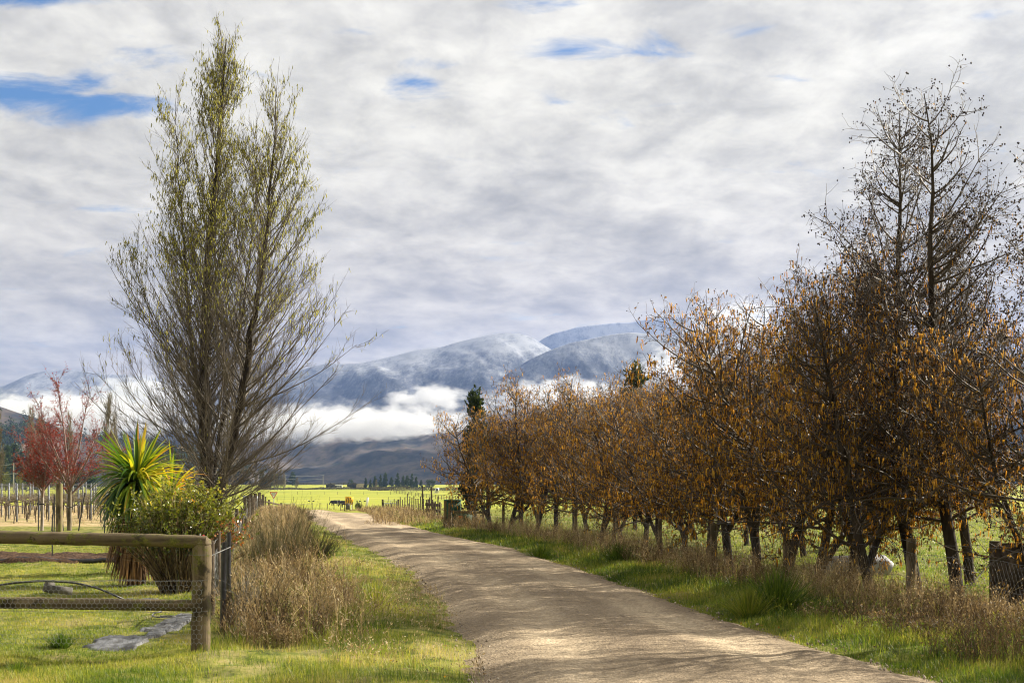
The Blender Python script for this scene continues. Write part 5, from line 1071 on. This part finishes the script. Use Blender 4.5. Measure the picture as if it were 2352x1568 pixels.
# 5 dry weeds: stems with side twigs and seed heads
def weeds(name, label, x, y, hmin, hmax, seed, vlo=.1, vhi=.95, w0=.0022, heads=.6, lean=.3, side_n=3, mt='dry', wander=.10):
    rng = np.random.default_rng(seed); n = len(x); g_ = Mesh(); z = H(x, y) - .02; a = rng.random(n) * 6.283; li = np.abs(rng.normal(size=n)) * lean
    Dv = nrm(np.stack([np.cos(a) * li, np.sin(a) * li, np.ones(n)], 1)); hh = hmin + (hmax - hmin) * rng.random(n) * np.clip((fbm(x * 1.3 + seed, y * 1.1, 3) - .2) * 2.3, .15, 1.3); lod = (y / 16) ** .75
    P = grow(rng, np.stack([x, y, z], 1), Dv, hh, 6, -.15, wander); side = nrm(np.cross(Dv, randdir(rng, n))); v = np.clip(vlo + (vhi - vlo) * (1.5 * (fbm(x * 1.3, y * 1.0 + seed, 3) - .5) + .5 + .9 * (rng.random(n) - .5)), 0, 1)
    V, F = ribbons(P, (w0 * lod * (.7 + .6 * rng.random(n)))[:, None] * np.linspace(1, .4, 6)[None], side); g_.add(V, F, np.repeat(v, 12))
    m2 = n * side_n
    if m2:
        i, t_, S, Dd = branch(rng, P, m2, .35, 1, R(38), .2); B = grow(rng, S, Dd, (.06 + .14 * rng.random(m2)) * (hh[i] + .25), 3, .2, .12); sd_ = nrm(np.cross(Dd, randdir(rng, m2)))
        V, F = ribbons(B, (w0 * .7 * lod[i])[:, None] * np.array([1, .8, .4])[None], sd_); g_.add(V, F, np.repeat(v[i], 6))
        hs = rng.random(m2) < heads; k = hs.sum(); C = B[hs, -1]; A = nrm(Dd[hs] + rng.normal(size=(k, 3)) * .4) * (.02 + .03 * rng.random(k))[:, None]; Bq = nrm(np.cross(A, randdir(rng, k))) * (.004 + .005 * rng.random(k))[:, None]
        V, F = rhombs(C, A, Bq); g_.add(V, F, np.repeat(np.clip(v[i][hs] + .15, 0, .93), 4))
    return tag(g_.build(name, mt), label, 'weeds', kind='stuff')
def band(rng, n, d0, d1, lo, hi, p=1.4, clump=1.5, thr=.36):
    d = density_d(rng, n, d0, d1, p); l = lo(d); h_ = hi(d); x = l + (h_ - l) * rng.random(n); k = fbm(x * clump, d * clump * .7, 3) > thr + .2 * rng.random(n) - .1; return x[k], d[k]
x, d = band(rng, 17000, 15.2, 80, lambda d: fence_l(d) + .15, lambda d: fence_l(d) + np.interp(d, [15, 17, 20, 30, 40, 60, 80], [.9, 1.8, 1.9, 1.8, 2.0, 2.3, 3.0]), 1.5, clump=2.2, thr=.47)
weeds('dry_weeds', 'tangled brown dry weeds between the left fence and the road', x, d, .14, .62, 301, .0, .82)
x, d = band(rng, 1500, 15.4, 50, lambda d: fence_l(d) + .15, lambda d: fence_l(d) + 1.9, 1.5, thr=.45)
weeds('branching_weeds', 'taller grey branching weed stalks standing out of the dry weeds', x, d, .3, .85, 311, .3, .9, .0036, side_n=9, lean=.4)
x, d = band(rng, 6000, 15.2, 60, lambda d: fence_l(d) + .3, lambda d: fence_l(d) + 2.2, 1.4, clump=.9, thr=.50)
weeds('green_weeds', 'green grassy stalks mixed in with the dry weeds', x, d, .15, .45, 312, .12, .75, .0028, side_n=0, mt='grass', lean=.5)
x, d = band(rng, 9000, 50, 125, lambda d: fence_l(d) + .1, lambda d: fence_l(d) + 2.2, 1.2); weeds('pale_dry_grass', 'pale dry grass along the far part of the left fence', x, d, .15, .45, 302, .5, .95, .0026)
x, d = band(rng, 11000, 17, 62, lambda d: row_x(d) - .9, lambda d: row_x(d) + .5, 1.3, thr=.34); weeds('dry_fence_grass', 'dry brown grass standing along the netting fence under the alders', x, d, .25, .75, 303, .1, .95, .0019)
x, d = band(rng, 6000, 55, 150, lambda d: np.interp(d, dk, xk) - 2.6 + 0 * d, lambda d: np.interp(d, dk, xk) + .3, 1.2); weeds('far_dry_grass', 'brown dry growth along the fence towards the road bend', x, d, .2, .55, 304, .1, .8, .0028)
x = 3.7 + 2.7 * rng.random(8500); d = 12.6 + 6 * rng.random(8500); k = (x > road_r(d) + .75) & (fbm(x * 1.5, d * 1.3, 3) > .42); weeds('near_dry_weeds', 'dark brown dead weeds in the right foreground below the timber box', x[k], d[k], .10, .52, 305, -.1, .62, .0022)
x, d = band(rng, 2600, 13, 30, lambda d: road_l(d) - 1.7, lambda d: road_l(d) - .2, 1.3, thr=.5); weeds('verge_weeds', 'sparse thin weeds in the grass at the left road edge', x, d, .1, .32, 306, .3, 1.0, .0016)
x = -34 + 22 * rng.random(9000); d = 54.5 + 36 * rng.random(9000); k = fbm(x * .8, d * 1.5, 3) > .47; weeds('vineyard_grass', 'pale dry grass growing between the vine rows', x[k], d[k], .08, .28, 307, .5, .95, .003, side_n=1)
x = atX(700, 172) + 24 * rng.random(5000) - 4; d = 150 + 38 * rng.random(5000); weeds('bend_grass', 'brown tussocks along the field fence beyond the bend', x, d, .2, .7, 308, .1, .8, .004, side_n=1)

x, d = band(rng, 7000, 12.5, 45, lambda d: road_r(d) + .7, lambda d: row_x(d) + .2, 1.5, clump=1.1, thr=.48)
weeds('mixed_weeds', 'yellow-green weeds mixed into the dry growth on the right verge', x, d, .08, .34, 313, .1, .9, .0026, side_n=1, mt='grass', lean=.6)
rng = np.random.default_rng(350); n = 5200; d = density_d(rng, n, 11.5, 48, 1.7); x = road_l(d) - 1.2 + (row_x(d) + 1.6 - road_l(d)) * rng.random(n) ** .75; keep = fbm(x * 1.6, d * 1.6, 3) > .45; x, d = x[keep], d[keep]; n = len(x)
C = np.stack([x, d, H(x, d) + .045 + .02 * rng.random(n)], 1); A = nrm(randdir(rng, n) * [1, 1, .25]) * (.018 + .03 * rng.random(n))[:, None]; B = nrm(np.cross(A, randdir(rng, n) * .3 + [0, 0, 1])) * (.006 + .010 * rng.random(n))[:, None]
g = Mesh(); V, F = rhombs(C, A, B); g.add(V, F, np.repeat(rng.random(n), 4)); tag(g.build('leaf_litter', 'alder_leaf'), 'small brown fallen leaves scattered over road and verge', 'leaf litter', kind='stuff')

def broom(name, x, y, h, r_, n, seed, label, leanv=(0, 0), mt='broom', vv=(0, 1), w_=.0035):
    rng = np.random.default_rng(seed); a = rng.random(n) * 6.283; q_ = np.sqrt(rng.random(n)); S = np.stack([np.cos(a) * q_ * r_ * .25, np.sin(a) * q_ * r_ * .25, -.02 + 0 * a], 1); inc = q_ * r_ / h * .9
    Dv = nrm(np.stack([np.cos(a) * inc + leanv[0], np.sin(a) * inc + leanv[1], np.ones(n)], 1)); L = h * (.35 + .8 * rng.random(n)); P = grow(rng, S, Dv, L, 7, .1, .06); g_ = Mesh(); v = vv[0] + (vv[1] - vv[0]) * rng.random(n); g_.add(*tubes(P, taper(np.full(n, w_), 7, .3), 3), np.repeat(v, 21))
    m2 = n * 5; i, t_, S2, D2 = branch(rng, P, m2, .25, 1, R(22), .1); B = grow(rng, S2, D2, h * (.08 + .22 * rng.random(m2)), 4, .25, .08); g_.add(*tubes(B, taper(np.full(m2, w_ * .5), 4, .5), 3), np.repeat(v[i], 12))
    return tag(g_.build(name, mt, loc=(x, y, Hz(x, y))), label, 'shrub')
broom('broom_shrub', atX(640, 27), 27, 1.25, .85, 300, 401, 'large upright brown and green broom shrub on the left verge', (.12, 0), vv=(.2, 1))
broom('broom_shrub', atX(715, 29), 29.5, .8, .6, 220, 402, 'dark brown broom shrub leaning toward the road', (.5, 0), vv=(0, .35))
broom('broom_shrub', atX(590, 26), 26, .8, .6, 170, 403, 'dull green broom shrub close to the left fence', (-.05, 0), vv=(.3, .8))
broom('broom_shrub', atX(690, 62), 62, .5, 1.3, 200, 404, 'dark brown low shrub hanging over the far road edge', (.5, 0), vv=(0, .3), w_=.007)
broom('broom_shrub', atX(672, 80), 80, .5, 1.6, 180, 405, 'farther dark shrub on the verge near the road bend', (.3, 0), vv=(0, .3), w_=.009)
broom('dead_shrub', atX(575, 17.8), 17.8, .85, .75, 110, 406, 'grey leafless dead shrub among the weeds behind the gate post', (.1, 0), vv=(0, .5), w_=.004)
broom('dead_shrub', atX(618, 16.6), 16.6, .5, .6, 60, 407, 'small black branching dead shrub in the weed patch', (.15, 0), vv=(0, .1), w_=.005)
def tussock(px_, d, h, r_, n, seed, lb, mt='grass', vv=(0, .25), w_=.003):
    rng = np.random.default_rng(seed); x0 = atX(px_, d); a = rng.random(n) * 6.283; q_ = rng.random(n); S = np.stack([np.cos(a) * q_ * r_ * .4, np.sin(a) * q_ * r_ * .4, -.02 + 0 * a], 1); Dv = nrm(np.stack([np.cos(a) * q_ * .9, np.sin(a) * q_ * .9, np.ones(n)], 1)); P = grow(rng, S, Dv, h * (.7 + .5 * rng.random(n)), 6, -.7 * q_, .04)
    side = nrm(np.cross(Dv, [0, 0, 1.] + rng.normal(size=(n, 3)) * .3)); V, F = ribbons(P, (w_ * (.7 + .6 * rng.random(n)))[:, None] * np.linspace(1, .1, 6)[None] ** .6, side); g_ = Mesh(); g_.add(V, F, np.repeat(vv[0] + (vv[1] - vv[0]) * rng.random(n), 12)); tag(g_.build('tussock', mt, loc=(x0, d, Hz(x0, d))), lb, 'tussock', 'grass tussocks')
tussock(140, 15.2, .17, .16, 420, 501, 'dark green grass tussock on the lawn at the lower left')
tussock(1785, 19.3, .55, .5, 900, 502, 'big dark sedge tussock right of the road, under the alders', vv=(.0, .5), w_=.004)
tussock(1720, 19.0, .40, .4, 600, 503, 'yellowish sedge tussock just left of the big dark one', vv=(.3, .8), w_=.004)
tussock(1420, 31, .4, .5, 500, 504, 'dark tussock on the right verge near the middle of the road', vv=(0, .4), w_=.005)
tussock(860, 19.4, .42, .35, 520, 505, 'yellow-green tussock at the front of the left weed patch', vv=(.35, .85), w_=.003)
tussock(1240, 33, .35, .45, 420, 506, 'green tussock at the far right verge edge', vv=(.1, .5), w_=.006)
tussock(800, 17.2, .28, .3, 420, 507, 'light green grass tuft below the weed patch by the road', vv=(.3, .8), w_=.003)
tussock(40, 13.4, .12, .25, 400, 508, 'bright green grass tuft at the bottom left corner', vv=(.1, .5), w_=.003)

# ------------------------------------------------------------------ fog banks, added shade cloud and haze
m, t, o = mat('fog')
oc = t.node('ShaderNodeTexCoord').outputs['Object']; wp = t.node('ShaderNodeNewGeometry').outputs['Position']
r_n = t.vmath('LENGTH', oc).outputs['Value']; nz = t.noise(t.mapping(wp, sc=(1, .6, 1.9)), 1 / 48., 7, .62)
fall = t.maprange(r_n, 1.0, .05)
de = t.maprange(t.math('ADD', fall, t.math('MULTIPLY', t.math('SUBTRACT', nz, .5), 2.9)), .20, .85)
de = t.math('MULTIPLY', t.math('MULTIPLY', de, t.maprange(r_n, 1.0, .72)), .014)
pvn = t.node('ShaderNodeVolumePrincipled', ins={'Color': (.84, .85, .87, 1), 'Density': de, 'Anisotropy': .15})
t.l.new(pvn.outputs[0], o.inputs['Volume']); MT['fog'] = m
m.cycles.volume_sampling = 'MULTIPLE_IMPORTANCE' if hasattr(m.cycles, 'volume_sampling') else None
def fog(px_, py_, d, rxp, rzp, ry, lb):
    x = atX(px_, d); z = z_at(py_, d); me = bpy.data.meshes.new('fog_bank'); g_ = Mesh()
    th = np.linspace(0, math.pi, 13); ph = np.linspace(0, 2 * math.pi, 25); Tg, Pg = np.meshgrid(th, ph, indexing='ij')
    V, F = grid_mesh(np.sin(Tg) * np.cos(Pg), np.sin(Tg) * np.sin(Pg), np.cos(Tg)); g_.add(V, F[:, ::-1]); ob = g_.build('fog_bank', 'fog')
    ob.location = (x, d, z); ob.scale = (rxp / FPX * d, ry, rzp / FPX * d); tag(ob, lb, 'fog', kind='stuff')
fog(800, 975, 3300, 520, 62, 300, 'flat white fog bank lying across the foot of the mountain')
fog(1000, 912, 3900, 100, 44, 200, 'puffy fog lump rising from the bank before the snowy slope')
fog(930, 918, 3850, 62, 26, 150, 'smaller fog puff just left of the high puffy lump')
fog(1300, 930, 3750, 280, 85, 330, 'white fog behind the middle alder tops')
fog(1560, 880, 4300, 160, 110, 300, 'bright fog climbing the slope behind the taller alders')
fog(1690, 790, 4700, 170, 130, 300, 'white cloud wrapping the right end of the ridge')
fog(150, 955, 3300, 440, 75, 300, 'white fog behind the wooded hill at the left')
fog(330, 905, 5000, 170, 55, 260, 'thin cloud hiding the right flank of the left mountain')
MT['cloud'] = surf('shade_cloud_white', (.7, .7, .72), (.8, .8, .8), .002, 1, 0)
X_, Y_ = np.meshgrid(np.linspace(300, 6200, 120), np.linspace(3250, 4500, 60)); e_ = np.maximum(np.abs(X_ - 3250) / 2950, np.abs(Y_ - 3875) / 625)
th_ = sst(1.02, .8, e_ + .35 * (fbm(X_ / 420., Y_ / 420., 4) - .5)); g = Mesh(); top_ = 2060 + (60 + 190 * fbm(X_ / 300., Y_ / 300., 4)) * th_; bot_ = 2060 - (25 + 50 * fbm(X_ / 250. + 9, Y_ / 250., 3)) * th_
for Z_, fl_ in ((top_, False), (bot_, True)):
    V, F = grid_mesh(X_, Y_, Z_); keepf = (th_.ravel()[F].max(1) > 0); F = F[keepf]; g.add(V, F[:, ::-1] if fl_ else F)
tag(g.build('unseen_shade_cloud', 'cloud', smooth=True), kind='structure')  # cloud slab added out of view to throw shade on the hills
m, t, o = mat('haze_air')
pvn = t.node('ShaderNodeVolumePrincipled', ins={'Color': (.30, .46, .95, 1), 'Density': 6.0e-5, 'Anisotropy': .2}); t.l.new(pvn.outputs[0], o.inputs['Volume']); MT['haze'] = m
g = Mesh(); g.box((0, 4700, 430), (14000, 9600, 940)); hz = g.build('haze', 'haze'); tag(hz, kind='stuff')
